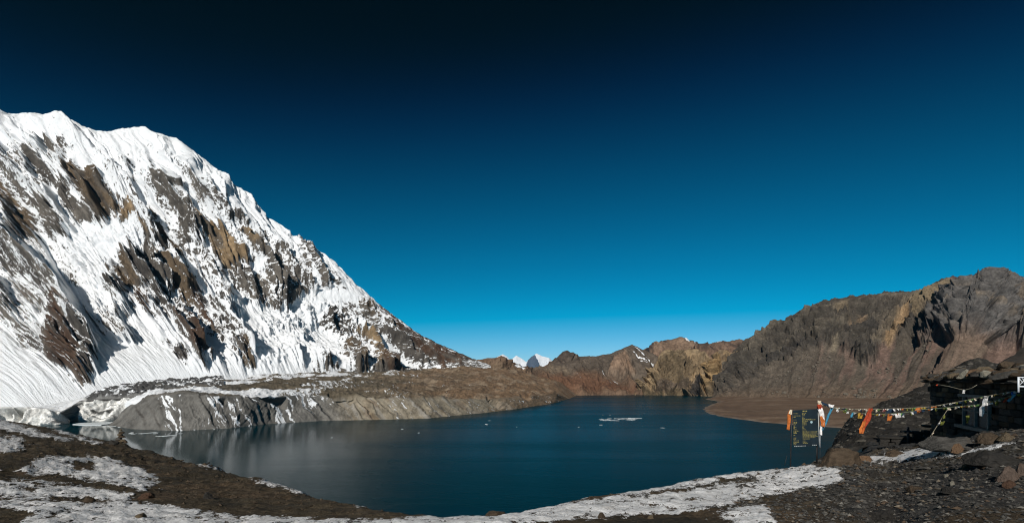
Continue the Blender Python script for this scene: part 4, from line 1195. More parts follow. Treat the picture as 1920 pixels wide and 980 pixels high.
# ------------------------------------------------------------------ ice floes on the lake
def floes():
    ice, t, b = new_mat('floe_ice', .6, .4)
    co = t.new('TexCoord').outputs['Object']
    t.l.new(t.mixc(t.ramp(t.noise(co, 2.5, 5., .7), .35, .65), (.55, .62, .63, 1), (.82, .85, .86, 1)), b.inputs['Base Color'])
    shapes = []
    for k in range(6):
        r = np.random.default_rng(900 + k); n = 9
        bm = bmesh.new(); a = np.sort(r.uniform(0, 6.28, n)); rad = r.uniform(.6, 1.05, n)
        lo = [bm.verts.new((rad[i] * math.cos(a[i]), rad[i] * math.sin(a[i]), -.15)) for i in range(n)]
        hi = [bm.verts.new((rad[i] * .9 * math.cos(a[i]), rad[i] * .9 * math.sin(a[i]), r.uniform(.10, .22))) for i in range(n)]
        c = bm.verts.new((0.1, 0, r.uniform(.18, .4)))
        for i in range(n):
            j = (i + 1) % n
            bm.faces.new((lo[i], lo[j], hi[j], hi[i])); bm.faces.new((hi[i], hi[j], c))
        me = bpy.data.meshes.new('ice_floe'); bm.to_mesh(me); bm.free(); me.materials.append(ice); shapes.append(me)
    r = np.random.default_rng(77)

    def put(px, py, w, lab, grp, hz=1.0):
        d = lake_d(py); s = d / F
        o = bpy.data.objects.new('ice_floe', shapes[r.integers(6)]); C.objects.link(o)
        o.location = ((px - 960) * s, d, .05); o.scale = (w * s * .5, w * s * r.uniform(.6, 1.6), w * s * .28 * hz); o.rotation_euler = (0, 0, r.uniform(0, 6.28))
        tag(o, lab, 'ice floe', grp)
    raft = 'white ice piece in the packed raft of floes in mid-lake'
    for _ in range(46):
        f = r.random(); x = 1124 + 74 * f; y = 785.5 + 2.6 * (r.random() - .5) * 2 * math.sin(math.pi * (.15 + .7 * f)) + (1.2 - 2.4 * f) * .6
        put(x, y, r.uniform(2.5, 8), raft, 'raft of ice floes', .55)
    for i, (x, y, w, lab) in enumerate([(1127, 796, 5, 'single small floe just below the raft of ice in mid-lake'), (1243, 801.5, 4, 'lone small floe right of the raft of ice'), (912, 795, 7, 'largest of the lone floes left of mid-lake'),
            (1130, 777.5, 3, 'tiny floe above the left end of the ice raft'), (1144, 777.5, 3, 'tiny floe above the middle of the ice raft'), (785, 811, 5, 'small twin floe on the dark water right of the moraine reflection'),
            (754, 804, 4, 'small floe off the middle of the moraine bank'), (622, 820, 5, 'floe drifting on the grey reflection off the moraine'), (969, 800, 3, 'faint tiny floe below the grey end of the moraine'), (918, 788, 3, 'tiny floe close to the right moraine bank'),
            (1085, 800, 3, 'tiny floe left of the ice raft')]):
        put(x, y, w, lab, None)
    near = 'thin white ice piece floating off the left foot of the moraine'
    for (x, y, w) in [(246, 811.5, 12), (252, 813, 8), (282, 811, 14), (292, 812, 10), (303, 817, 12), (310, 817, 13), (318, 816, 10), (264, 812, 6), (338, 812, 5), (230, 800, 14), (222, 797, 16), (208, 799, 12)]:
        put(x, y, w, near, 'ice pieces off the moraine foot', .5)
    # the flat shelf of ice under the ice front
    bm = bmesh.new(); pts = [(136, 795.5), (150, 793), (196, 791.5), (214, 791), (206, 795), (190, 797), (160, 797.5)]
    V = []
    for z in (-.3, .9):
        V.append([bm.verts.new(((x - 960) / F * lake_d(y), lake_d(y), z)) for x, y in pts])
    bm.faces.new(V[1]); n = len(pts)
    for i in range(n): bm.faces.new((V[0][i], V[0][(i + 1) % n], V[1][(i + 1) % n], V[1][i]))
    bmesh.ops.recalc_face_normals(bm, faces=bm.faces)
    me = bpy.data.meshes.new('ice_shelf'); bm.to_mesh(me); bm.free()
    tag(link('ice_shelf', me, ice), 'flat white ice shelf on the water under the ice front', 'ice shelf')


floes()


# ------------------------------------------------------------------ the gravel mound behind the hut and the slope at the right edge
def mound():
    sky = [(1500, 905, 26), (1545, 862, 29), (1565, 820, 31), (1600, 786, 35), (1650, 760, 41), (1690, 741, 46), (1745, 715, 53), (1790, 690, 58), (1815, 674, 60), (1832, 668, 60), (1850, 672, 60), (1880, 685, 60), (1920, 700, 58), (2000, 725, 55), (2100, 740, 50)]
    foot = [(1515, 912, 19), (1560, 872, 19), (1620, 838, 20), (1690, 822, 22), (1760, 815, 24), (1850, 812, 25), (2100, 810, 26)]
    back = [(x, y + 60, d + 14) for x, y, d in sky]
    V, T = loft([foot, sky, back], [150, 20], 330)
    n = face_cam(V, grid_normals(V)); X, Y, Z = V[..., 0], V[..., 1], V[..., 2]
    env = sstep(0, .06, T)
    V = V + n * ((.5 * fbm(X / 6, Z / 3, 5, 401) + .22 * fbm(X / 1.2, Z / 1.2 + Y / 1.2, 4, 405)) * env * (1 - .6 * np.exp(-((T - 1) / .1) ** 2)))[..., None]
    px, py = to_px(V)
    col = np.tile(np.array([.038, .035, .031]), (T.size, 1))
    col = mixc(col, (.055, .049, .040), sstep(.0, .6, fbm(X / 2, Z + Y / 2, 4, 411)).ravel())
    col = mixc(col, (.16, .15, .135), sstep(.55, .85, fbm(X / .5, Z * 2.5, 3, 415)).ravel() * .8)
    me = mesh_np('gravel_mound', V, orient_up(V, grid_faces(V.shape[0], 330)))
    attr_c(me, 'Col', col)
    tag(link('gravel_mound', me, terrain_mat('mound_gravel', ((3., .5), (.5, .3)), ((4., .12), (12., .04)))), kind='structure')
    # stones on the mound
    v0, f0 = ico(0); Vs = []; Fs = []; k = 0
    idx = np.argwhere((T > .05) & (T < 1.02) & (px > 1560) & (px < 1935))
    for q in rng.choice(len(idx), 900, replace=False):
        i, j = idx[q]; s = .03 + .13 * rng.random() ** 6
        if py[i, j] < 715: s *= 1.4
        Vs.append(v0 * (1 + .3 * rng.standard_normal((12, 1)).clip(-1, 1)) * s * np.array([1.4, 1, .6]) + V[i, j]); Fs.append(f0 + k); k += 12
    me = mesh_np('mound_stones', np.concatenate(Vs), np.concatenate(Fs), smooth=False)
    tag(link('mound_stones', me, plain_mat('mound_stone', (.085, .077, .064), .95, .45, 1.2)), 'small stones littering the dark mound behind the hut', 'stones', kind='stuff')
    # slope at the right edge
    sky = [(1850, 700, 170), (1870, 682, 172), (1890, 668, 175), (1920, 652, 180), (2000, 620, 190), (2200, 590, 200)]
    V, T = loft([[(1820, 735, 110), (2200, 760, 110)], sky, [(x, y + 60, d + 80) for x, y, d in sky]], [60, 6], 140)
    n = face_cam(V, grid_normals(V)); X, Y, Z = V[..., 0], V[..., 1], V[..., 2]
    V = V + n * (.8 * fbm(X / 14, Y / 14, 5, 421) * sstep(0, .1, T))[..., None]
    me = mesh_np('scree_slope', V, orient_up(V, grid_faces(V.shape[0], 140)))
    attr_c(me, 'Col', mixc(np.tile(np.array([.07, .058, .047]), (T.size, 1)), (.05, .045, .04), sstep(0, .5, fbm(X / 9, Y / 9, 3, 425)).ravel()))
    tag(link('scree_slope', me, terrain_mat('slope_gravel', ((.4, .3), (2., .3)), ((1.5, .25),))), kind='structure')


mound()

# ------------------------------------------------------------------ helpers for built things
def box_bm(bm, c, s, rz=0.0, jit=0.0, r=None):
    vs = []
    for dx in (-.5, .5):
        for dy in (-.5, .5):
            for dz in (-.5, .5):
                x, y, z = dx * s[0], dy * s[1], dz * s[2]
                if jit: x += r.uniform(-jit, jit); y += r.uniform(-jit, jit); z += r.uniform(-jit, jit)
                vs.append(bm.verts.new((c[0] + x * math.cos(rz) - y * math.sin(rz), c[1] + x * math.sin(rz) + y * math.cos(rz), c[2] + z)))
    for f in ((0, 1, 3, 2), (4, 6, 7, 5), (0, 4, 5, 1), (2, 3, 7, 6), (0, 2, 6, 4), (1, 5, 7, 3)):
        bm.faces.new([vs[i] for i in f])
    return vs


def bm_obj(name, bm, mat, parent=None, bevel=0.0, smooth=False):
    if bevel:
        bmesh.ops.bevel(bm, geom=list(bm.edges), offset=bevel, segments=2, profile=.6, affect='EDGES')
    bmesh.ops.recalc_face_normals(bm, faces=bm.faces)
    me = bpy.data.meshes.new(name); bm.to_mesh(me); bm.free()
    if smooth:
        me.polygons.foreach_set('use_smooth', np.ones(len(me.polygons), bool))
    return link(name, me, mat, parent)


def tube(name, pts, rad, mat, parent=None, n=7):
    """a round bar or cord along points (relative to the parent's origin)"""
    pts = [Vector(p) for p in pts]; bm = bmesh.new(); rings = []
    rads = rad if hasattr(rad, '__len__') else [rad] * len(pts)
    for i, p in enumerate(pts):
        t = (pts[min(i + 1, len(pts) - 1)] - pts[max(i - 1, 0)]).normalized()
        a = t.cross(Vector((0, 0, 1)) if abs(t.z) < .9 else Vector((0, 1, 0))).normalized(); b = t.cross(a)
        rings.append([bm.verts.new(p + (a * math.cos(2 * math.pi * k / n) + b * math.sin(2 * math.pi * k / n)) * rads[i]) for k in range(n)])
    for i in range(len(rings) - 1):
        for k in range(n):
            bm.faces.new((rings[i][k], rings[i][(k + 1) % n], rings[i + 1][(k + 1) % n], rings[i + 1][k]))
    bm.faces.new(rings[0]); bm.faces.new(rings[-1])
    return bm_obj(name, bm, mat, parent, smooth=True)


def cloth(name, left, right, mat, parent=None, fold=.02, nf=3.0, nv=14, nu=8, seed=0, org=(0, 0, 0)):
    """a thin folded cloth spanned between two side lines"""
    L = np.asarray(left, float) - np.asarray(org); R = np.asarray(right, float) - np.asarray(org)

    def rs(Q):
        s = np.linspace(0, 1, len(Q)); t = np.linspace(0, 1, nv)
        return np.stack([np.interp(t, s, Q[:, k]) for k in range(3)], -1)
    L, R = rs(L), rs(R)
    u = np.linspace(0, 1, nu)[None, :, None]
    V = L[:, None, :] * (1 - u) + R[:, None, :] * u
    tt = np.linspace(0, 1, nv)[:, None] * np.ones((1, nu)); uu = u[..., 0] * np.ones((nv, 1))
    V[..., 1] += fold * np.sin(uu * nf * 6.28 + seed + 2 * tt) * (.4 + .6 * tt) + fold * .8 * pn(uu * 3 + seed, tt * 3)
    V[..., 2] += fold * .6 * pn(uu * 4 + 5 + seed, tt * 4)
    B = V + np.array([0, .004, 0])
    Q = grid_faces(nv, nu); off = nv * nu
    fr = list(Q[:, ::-1]) + list(Q + off)
    rim = [i for i in range(nu)] + [nu * (j + 1) - 1 for j in range(1, nv)] + [nv * nu - 1 - i for i in range(1, nu)] + [nu * (nv - 1 - j) for j in range(1, nv - 1)]
    for i in range(len(rim)):
        a, b = rim[i], rim[(i + 1) % len(rim)]; fr.append(np.array([a, b, b + off, a + off]))
    me = mesh_np(name, np.concatenate([V.reshape(-1, 3), B.reshape(-1, 3)]), np.array(fr))
    return link(name, me, mat, parent)


def cloth_mat(name, c, var=.3):
    m, t, b = new_mat(name, .9, .1)
    co = t.new('TexCoord').outputs['Object']
    n = t.noise(co, 14., 5., .6)
    t.l.new(t.mixc(t.ramp(n, .3, .7), c4([x * (1 - var) for x in c]), c4([min(1, x * (1 + var)) for x in c])), b.inputs['Base Color'])
    return m


CM = {k: cloth_mat('cloth_' + k, c) for k, c in dict(orange=(.46, .14, .035), red=(.34, .055, .025), white=(.72, .70, .68), blue=(.02, .09, .32), sky=(.05, .20, .30), yellow=(.36, .22, .04), green=(.10, .20, .06), cream=(.6, .52, .40), maroon=(.16, .05, .045), navy=(.02, .04, .07), olive=(.16, .17, .04)).items()}
wood = plain_mat('grey_wood', (.20, .19, .175), .8, .3, 6.0, .004)
iron = plain_mat('dark_iron', (.02, .02, .022), .6, .3, 9.0, 0, .4)
white_paint = plain_mat('white_paint', (.72, .75, .78), .45, .08, 8.0, 0, .5)
earth = plain_mat('roof_earth', (.05, .044, .036), .95, .35, 3.0, .03)


# ------------------------------------------------------------------ the information board
def sign():
    d = 12.9; s = d / F
    g = ground_hit(1510, 869)
    O = np.array([(1510 - 960) * s, d, float(ground_z((1510 - 960) * s, d))])
    root = empty('information_board', tuple(O))
    tag(root, 'dark information board with yellow lettering on two thin posts above the lake', 'sign')

    def L(px, py, dd=0.0):
        return P(px, py, d + dd) - O
    # posts
    for top, bot, rr in (((1484.5, 770), (1482, 876), .016), ((1533.5, 757), (1531.5, 872), .02)):
        tube('post', [L(*top, .03), L((top[0] + bot[0]) / 2, (top[1] + bot[1]) / 2, .03), L(*bot, .03)], rr, iron, root)
    tube('brace', [L(1531, 838, .02), L(1532, 868, .02)], .008, iron, root)
    bm = bmesh.new()
    co = [(1486.5, 768.5), (1533, 766), (1535.5, 834.5), (1488.5, 838.5)]
    f = [bm.verts.new(L(x, y, -.015)) for x, y in co]; k = [bm.verts.new(L(x, y, .015)) for x, y in co]
    bm.faces.new(f); bm.faces.new(k[::-1])
    for i in range(4): bm.faces.new((f[i], f[(i + 1) % 4], k[(i + 1) % 4], k[i]))
    panel = bm_obj('panel', bm, plain_mat('board_paint', (.010, .019, .026), .45, .3, 3.0, 0, .4), root)
    yel = plain_mat('yellow_lettering', (.34, .28, .085), .7, .3, 60.0)
    pale = plain_mat('pale_lettering', (.62, .64, .62), .7, .15, 60.0)
    c = lambda x, y: (1460 + x * .14286, 740 + y * .14286)
    bm = bmesh.new(); r = random.Random(4)

    def bar(x0, x1, y, h=8.5, tilt=-.02, gap=True, bmx=None):
        x = x0
        while x < x1:
            w = min(r.uniform(7, 22), x1 - x)
            if w < 4: break
            yy = y + (x - x0) * tilt
            a = [c(x, yy - h / 2), c(x + w, yy + w * tilt - h / 2), c(x + w, yy + w * tilt + h / 2), c(x, yy + h / 2)]
            vs = [bmx.verts.new(L(px, py, -.019)) for px, py in a]; bmx.faces.new(vs)
            x += w + 6
    for y, e in ((243, 262), (272, 292), (292, 225), (325, 232), (355, 245), (372, 240), (388, 232), (404, 222), (421, 232), (438, 222), (454, 240), (471, 268), (490, 232), (501, 243), (527, 225), (562, 240), (578, 228), (599, 270), (617, 265), (634, 240), (650, 228)):
        bar(196, e, y, 5.5, .0, bmx=bm)
    for y, e in ((236, 368), (252, 345), (269, 342), (286, 330), (303, 350), (318, 435), (327, 488), (345, 385), (360, 372), (374, 372), (388, 368), (405, 336), (421, 330), (438, 340), (454, 360), (470, 370), (484, 508), (498, 500), (513, 510), (529, 495), (545, 515), (560, 480), (576, 410), (600, 352), (616, 372), (632, 382)):
        bar(306 + (y - 236) * .03, e, y, 5.2, -.03 if e > 400 else 0.0, bmx=bm)
    bar(314, 372, 211, 14, 0, bmx=bm)
    bm_obj('lettering', bm, yel, panel)['kind'] = 'stuff'
    bm = bmesh.new(); bar(205, 355, 670, 5, -.03, bmx=bm); bar(440, 500, 655, 6, 0, bmx=bm)
    bm_obj('lettering', bm, pale, panel)['kind'] = 'stuff'
    bm = bmesh.new(); cx, cy = c(430, 355)
    ring = [bm.verts.new(L(cx + 2.3 * math.cos(a), cy + 2.3 * math.sin(a), -.0185)) for a in np.linspace(0, 6.283, 17)[:-1]]; bm.faces.new(ring)
    em = bm_obj('emblem', bm, plain_mat('emblem_paint', (.35, .48, .52), .6, .4, 40.0), panel)
    # pale edge trim on the right-hand side
    tube('edge_trim', [L(1533.8, 767, -.016), L(1536, 834, -.016)], .006, pale, panel, 5)

    def W(px, py, dd=0.0):
        return P(px, py, d + dd)

    def scarf(name, lab, mat, left, right, dd, fold, nf, seed, group=None):
        l = [W(x, y, dd) for x, y in left]; rr = [W(x, y, dd) for x, y in right]
        o0 = tuple(l[0]); o = cloth(name, l, rr, mat, None, fold, nf, 18, 9, seed, o0); o.location = o0
        tag(o, lab, 'scarf', group)
    scarf('scarf', 'orange scarf knotted to the left post of the information board', CM['orange'], [(1481, 768), (1477, 778), (1477, 788), (1475, 805)], [(1486, 768), (1484, 778), (1483, 792), (1481, 806)], -.05, .025, 2.0, 1)
    scarf('scarf', 'small pale cloth over the top of the orange scarf', CM['cream'], [(1481.5, 767.5), (1479, 775)], [(1485.5, 767.5), (1484, 777)], -.08, .015, 1.5, 6)
    scarf('scarf', 'white scarf hanging from the tall right post of the board', CM['white'], [(1533, 766), (1537, 778), (1538, 790), (1537, 808), (1537, 815)], [(1541, 764), (1545, 776), (1546, 788), (1541, 802), (1540, 815)], -.06, .03, 2.5, 2)
    scarf('scarf', 'orange scarf tucked behind the white one on the right post', CM['orange'], [(1537, 779), (1538, 790), (1539, 798)], [(1542, 780), (1547, 791), (1545, 800)], -.10, .025, 2.0, 3)
    scarf('scarf', 'long blue scarf slung from rope knot down to the right post', CM['sky'], [(1557, 765), (1551, 777), (1547, 792), (1540, 805)], [(1564, 763), (1556, 780), (1550, 796), (1542, 808)], -.04, .02, 1.5, 4)
    scarf('scarf', 'dark blue cloth stretched from post top to the rope knot', CM['navy'], [(1540, 752.5), (1548, 755.5), (1556, 760)], [(1540, 756.5), (1548, 759.5), (1555, 764)], -.02, .015, 1.0, 5)
    scarf('scarf', 'white knot of cloth on the rope beside the blue scarf', CM['white'], [(1554, 757), (1555, 763)], [(1565, 759), (1564, 764)], -.10, .03, 2.0, 7)
    scarf('scarf', 'red cloth bundled around the top of the right post', CM['red'], [(1533, 757), (1533.5, 766)], [(1541, 758), (1543, 765)], -.08, .03, 2.0, 8)
    scarf('scarf', 'grey cloth wrapped on the very tip of the right post', CM['cream'], [(1533, 750), (1532.5, 757)], [(1539, 751), (1540, 758)], -.05, .03, 2.0, 9)
    # thin white pole
    g1 = W(1537.5, 872, .15)
    rt = empty('thin_pole', tuple(g1)); tag(rt, 'thin white pole leaning beside the right post of the board', 'pole')
    tube('rod', [W(1537, 800, .1) - g1, W(1537.5, 838, .12) - g1], .009, white_paint, rt); tube('spike', [W(1537.5, 838, .12) - g1, W(1537.5, 876, .15) - g1], .007, iron, rt); tube('joint', [W(1534.8, 814, .1) - g1, W(1541, 813, .1) - g1], .014, white_paint, rt)
    # a thin leaning cane left of the left post
    g2 = W(1471, 872, .05); rt = empty('leaning_cane', tuple(g2)); tag(rt, 'dark thin cane leaning in the earth left of the board', 'cane')
    tube('shaft', [np.zeros(3), W(1475, 856, .05) - g2], .008, iron, rt); tube('knob', [W(1475, 856, .05) - g2, W(1475.3, 854.5, .05) - g2], .012, iron, rt)


sign()


# ------------------------------------------------------------------ strings of prayer flags
def flags():
    d_of = lambda x: float(np.interp(x, [1537, 1600, 1700, 1750, 1800, 1850, 1930], [12.85, 13.5, 14.2, 14.2, 13.6, 13.0, 12.0]))
    rope_mat = plain_mat('flag_rope', (.30, .27, .20), .9, .4, 20.0); rope_g = plain_mat('green_rope', (.16, .20, .13), .9, .4, 20.0)
    A = [(1537, 758), (1560, 763), (1600, 766.5), (1640, 766.5), (1700, 765), (1745, 762), (1800, 752), (1850, 742), (1900, 733), (1930, 729)]
    B = [(1553, 762), (1580, 769), (1612, 774), (1650, 776), (1690, 774), (1730, 767), (1780, 763), (1830, 758.5), (1870, 749), (1905, 739), (1930, 733)]
    Dg = [(1779, 764), (1768, 780), (1757, 798), (1746, 815), (1738, 827)]
    Cc = [(1757, 720), (1780, 724), (1808, 731), (1822, 727), (1832, 721)]

    def string(pts, lab, mat, fl, dd=0.0, rad=.007):
        W3 = lambda x, y, k=0.0: P(x, y, d_of(x) + dd + k)
        if len(fl) > 8:
            q = random.Random(len(fl))
            fl = fl + [(x + q.uniform(-4, 4), q.uniform(2.5, 6.5), q.uniform(1.5, 7), q.uniform(-3, 3), q.choice(['white', 'cream', 'green', 'olive', 'navy', 'maroon', 'yellow', 'orange', 'white'])) for x in range(1570, 1912, 7)]
        o0 = W3(*pts[0]); root = empty('prayer_flag_string', tuple(o0)); tag(root, lab, 'prayer flags')
        tube('rope', [W3(x, y) - o0 for x, y in pts], rad, mat, root, 5)
        xs = [p[0] for p in pts]; ys = [p[1] for p in pts]
        order = xs[0] < xs[-1]
        for i, (x, w, h, sk, col) in enumerate(fl):
            w *= .85; h *= .85
            yy = lambda q: float(np.interp(q, xs if order else xs[::-1], ys if order else ys[::-1]))
            l = [W3(x, yy(x)), W3(x + sk * .5, yy(x) + h * .5, -.05), W3(x + sk, yy(x) + h, -.03)]
            r = [W3(x + w, yy(x + w)), W3(x + w + sk * .6, yy(x + w) + h * .45, .03), W3(x + w * .9 + sk * 1.1, yy(x + w) + h * .92, .05)]
            cloth('flag', l, r, CM[col], root, .03, 1.2, 8, 7, i * 1.7, o0)
    string(A, 'upper string of prayer flags running from the board to the hut', rope_mat, [
        (1567, 12, 2.5, 0, 'white'), (1592, 7, 2, 0, 'cream'), (1624, 6, 9, -2, 'cream'), (1655, 9, 7, -2, 'maroon'), (1664, 16, 10, -1, 'navy'), (1682, 5, 4, 2, 'white'), (1700, 3, 6, -1, 'olive'),
        (1716, 13, 13, -1, 'orange'), (1730, 7, 6, 1, 'yellow'), (1746, 9, 4, 0, 'orange'), (1766, 6, 2, 0, 'green'), (1786, 9, 2, 0, 'cream'), (1822, 7, 3, 0, 'green'), (1846, 9, 6, -2, 'white'), (1882, 6, 5, -1, 'cream'), (1897, 17, 9, 1, 'blue')])
    string(B, 'lower slack string of prayer flags sagging before the dark mound', rope_g, [
        (1598, 5, 12, -3, 'sky'), (1610, 9, 12, -2, 'yellow'), (1650, 10, 5, 0, 'maroon'), (1664, 12, 16, 0, 'orange'), (1677, 19, 10, 4, 'white'), (1708, 4, 9, -1, 'olive'), (1815, 8, 5, 0, 'cream'), (1830, 8, 4, 0, 'green'), (1848, 7, 7, 1, 'white'),
        (1866, 6, 12, 0, 'olive'), (1872, 8, 4, 0, 'cream'), (1886, 8, 11, -3, 'red')], -.12)
    string(Dg, 'short string of faded flags slanting down to the ground before the hut corner', rope_mat, [(1738, 3, 5, -1, 'white'), (1748, 3, 4, -1, 'cream'), (1760, 3, 4, -1, 'white'), (1768, 4, 7, 1, 'olive')], -.2)
    string(Cc, 'loose cord with a white rag hung under the hut roof edge', rope_mat, [(1756, 3, 3, 0, 'red'), (1806, 4, 8, -2, 'white')], .3, .006)
    W = lambda x, y, k=0.0: P(x, y, d_of(x) + k)

    def scarf(lab, mat, left, right, k, fold, nf, seed):
        l = [W(x, y, k) for x, y in left]; r = [W(x, y, k) for x, y in right]; o0 = tuple(l[0])
        o = cloth('scarf', l, r, mat, None, fold, nf, 20, 9, seed, o0); o.location = o0; tag(o, lab, 'scarf')
    scarf('long orange-red scarf blowing from the flag rope, right of the board', CM['red'], [(1628, 765), (1622, 780), (1614, 795), (1611, 810)], [(1636, 765), (1633, 780), (1625, 797), (1617, 813)], -.18, .05, 2.0, 11)
    scarf('orange tail end of the long red scarf', CM['orange'], [(1617, 790), (1612, 803), (1612, 812)], [(1624, 788), (1621, 800), (1617, 812)], -.26, .03, 1.5, 12)
    scarf('white and blue scarf fluttering in front of the hut window', CM['white'], [(1845, 747), (1843, 757), (1838, 768), (1838, 780)], [(1853, 748), (1849, 757), (1846, 768), (1842, 779)], -.18, .04, 2.0, 13)
    scarf('white scrap of cloth beside the fluttering scarf at the window', CM['white'], [(1854, 751), (1855, 758)], [(1860, 752), (1861, 757)], -.12, .03, 1.5, 14)
    scarf('faded green cloth hanging at the left side of the hut window', CM['olive'], [(1811, 779), (1812, 793)], [(1820, 778), (1814, 792)], .25, .02, 1.0, 15)
    scarf('faded green cloth near the hut corner', CM['olive'], [(1762, 790), (1763, 797)], [(1772, 789), (1767, 796)], .25, .02, 1.0, 16)
    scarf('blue and red cloth trailing down from the blue flag by the hut', CM['sky'], [(1901, 738), (1895, 745), (1889, 751)], [(1906, 740), (1899, 747), (1893, 753)], -.2, .03, 1.5, 17)


flags()


# ------------------------------------------------------------------ the stone hut
def hut():
    Cx = np.array([(1745 - 960) / F * 18.0, 18.0]); a = math.radians(203)
    w = np.array([math.sin(a), math.cos(a)]); nn = np.array([-w[1], w[0]])      # along the wall towards the viewer; outward
    if nn[0] > 0: nn = -nn
    LEN, ZB, ZT = 8.2, -2.35, -.16
    root = empty('stone_hut', (Cx[0], Cx[1], H - 2.1))
    tag(root, 'low dry-stone hut with rubble roof and pale wooden window, in shadow', 'hut')
    org = np.array([Cx[0], Cx[1], H - 2.1])

    def at(t, z, out=0.0):
        q = Cx + w * t + nn * out
        return np.array([q[0], q[1], H + z]) - org
    rz = math.atan2(w[1], w[0])
    T0, T1, WZ0, WZ1 = 2.75, 4.45, -1.45, -.52      # window opening
    bm = bmesh.new()
    core = plain_mat('wall_core', (.022, .019, .016), .95, .3, 5.0)

    def slab(t0, t1, z0, z1, o0, o1):
        c = (at((t0 + t1) / 2, (z0 + z1) / 2, (o0 + o1) / 2)); box_bm(bm, c, (t1 - t0, abs(o1 - o0), z1 - z0), rz)
    for t0, t1, z0, z1 in ((0.02, T0, ZB, ZT), (T1, LEN, ZB, ZT), (T0, T1, ZB, WZ0), (T0, T1, WZ1, ZT)):
        slab(t0, t1, z0, z1, -.5, -.10)
    slab(0.02, LEN, ZB, ZT - .03, -4.4, -4.0); slab(0.02, .42, ZB, ZT - .03, -4.0, -.5); slab(LEN - .4, LEN, ZB, ZT - .03, -4.0, -.5)
    wall = bm_obj('wall', bm, core, root)
    r = np.random.default_rng(31)
    shapes = []
    for k in range(8):
        bm = bmesh.new(); rr = random.Random(k); box_bm(bm, (0, 0, 0), (1, 1, 1), 0, .09, rr)
        bmesh.ops.bevel(bm, geom=list(bm.edges), offset=.07, segments=1, affect='EDGES')
        bmesh.ops.recalc_face_normals(bm, faces=bm.faces)
        me = bpy.data.meshes.new('stone'); bm.to_mesh(me); bm.free(); shapes.append(me)
    mats = [SM['grey'], SM['dark'], SM['brown'], SM['tan']]
    var = {}
    z = ZB + .25
    while z < ZT - .04:
        h = r.uniform(.12, .19); t = -.02 + r.uniform(-.02, .05)
        while t < 6.9:
            ln = r.uniform(.24, .62)
            if not (t < T1 + .03 and t + ln > T0 - .03 and z + h > WZ0 - .02 and z < WZ1 + .04):
                k = int(r.integers(8)); m = int(r.choice(4, p=[.4, .3, .2, .1]))
                if (k, m) not in var:
                    mm = shapes[k].copy(); mm.materials.append(mats[m]); var[(k, m)] = mm
                o = bpy.data.objects.new('stone', var[(k, m)]); C.objects.link(o); o.parent = wall
                dep = r.uniform(.22, .30)
                o.location = at(t + ln / 2, z + h / 2, -.13 + dep * .1 + r.uniform(-.02, .035)); o.scale = (ln - .015, dep, h - .012); o.rotation_euler = (r.uniform(-.03, .03), r.uniform(-.03, .03), rz + r.uniform(-.05, .05))
            t += ln
        z += h
    # window
    win = empty('window', tuple(at((T0 + T1) / 2, WZ0, 0))); win.parent = root
    wo = np.array(win.location)

    def bar(name, t0, t1, z0, z1, o0, o1, mat=wood):
        bm = bmesh.new(); c = at((t0 + t1) / 2, (z0 + z1) / 2, (o0 + o1) / 2) - wo; box_bm(bm, c, (t1 - t0, abs(o1 - o0), z1 - z0), rz)
        return bm_obj(name, bm, mat, win, .006)
    bar('lintel', T0 - .18, T1 + .1, WZ1 - .045, WZ1 + .035, -.05, .09)
    bar('sill', T0 - .35, T1 + .3, WZ0 - .05, WZ0 + .045, -.05, .12)
    for t in (T0 + .03, (T0 + T1) / 2, T1 - .04):
        bar('frame_post', t - .035, t + .035, WZ0 + .045, WZ1 - .045, -.04, .04)
    bar('cross_bar', T0 + .065, (T0 + T1) / 2 - .035, -.98, -.93, -.03, .03); bar('cross_bar', (T0 + T1) / 2 + .035, T1 - .075, -1.0, -.95, -.03, .03)
    glass, gt, gb = new_mat('dusty_glass', .25, .5); gb.inputs['Base Color'].default_value = (.02, .025, .03, 1)
    for t0, t1 in ((T0 + .065, (T0 + T1) / 2 - .035), ((T0 + T1) / 2 + .035, T1 - .075)):
        bar('pane', t0, t1, WZ0 + .045, -.98 if t0 < (T0 + T1) / 2 - .5 else -1.0, -.03, -.02, glass); bar('pane', t0, t1, -.93, WZ1 - .045, -.03, -.02, glass)
    # roof: slabs, earth and loose rubble
    bm = bmesh.new(); c = at(LEN / 2, ZT + .06, -2.25); box_bm(bm, c, (LEN, 4.5, .11), rz)
    roof = bm_obj('roof', bm, earth, root, .02)
    t = -.2
    while t < 7.0:
        ln = r.uniform(.4, .8); o = link('roof_slab', rock_mesh('roof_slab', int(r.integers(1e4)), 1, 6), SM[str(r.choice(['dark', 'grey', 'brown']))], roof)
        o.location = at(t + ln / 2, ZT + .06 + r.uniform(-.03, .05), .02 + r.uniform(-.08, .10)); o.scale = (ln * .55, .34, r.uniform(.06, .11)); o.rotation_euler = (0, 0, rz + r.uniform(-.15, .15)); t += ln * .8
    pool = [rock_mesh('roof_stone', 600 + k, 1, 7) for k in range(10)]; vr = {}
    keys = ['tan', 'grey', 'brown', 'dark', 'orange', 'pale']
    for i in range(210):
        k = int(r.integers(10)); m = str(r.choice(keys, p=[.24, .34, .2, .14, .05, .03]))
        if (k, m) not in vr:
            mm = pool[k].copy(); mm.materials.append(SM[m]); vr[(k, m)] = mm
        o = bpy.data.objects.new('roof_stone', vr[(k, m)]); C.objects.link(o); o.parent = roof
        s = r.uniform(.08, .2) * (1.4 if i % 11 == 0 else 1); lay = r.random()
        o.location = at(r.uniform(-.1, 6.9), ZT + .15 + .30 * lay * lay + s * .2, .18 - lay * 1.1); o.scale = (s * r.uniform(1, 1.6), s, s * r.uniform(.5, .85)); o.rotation_euler = (r.uniform(-.3, .3), r.uniform(-.3, .3), r.uniform(0, 6.28))
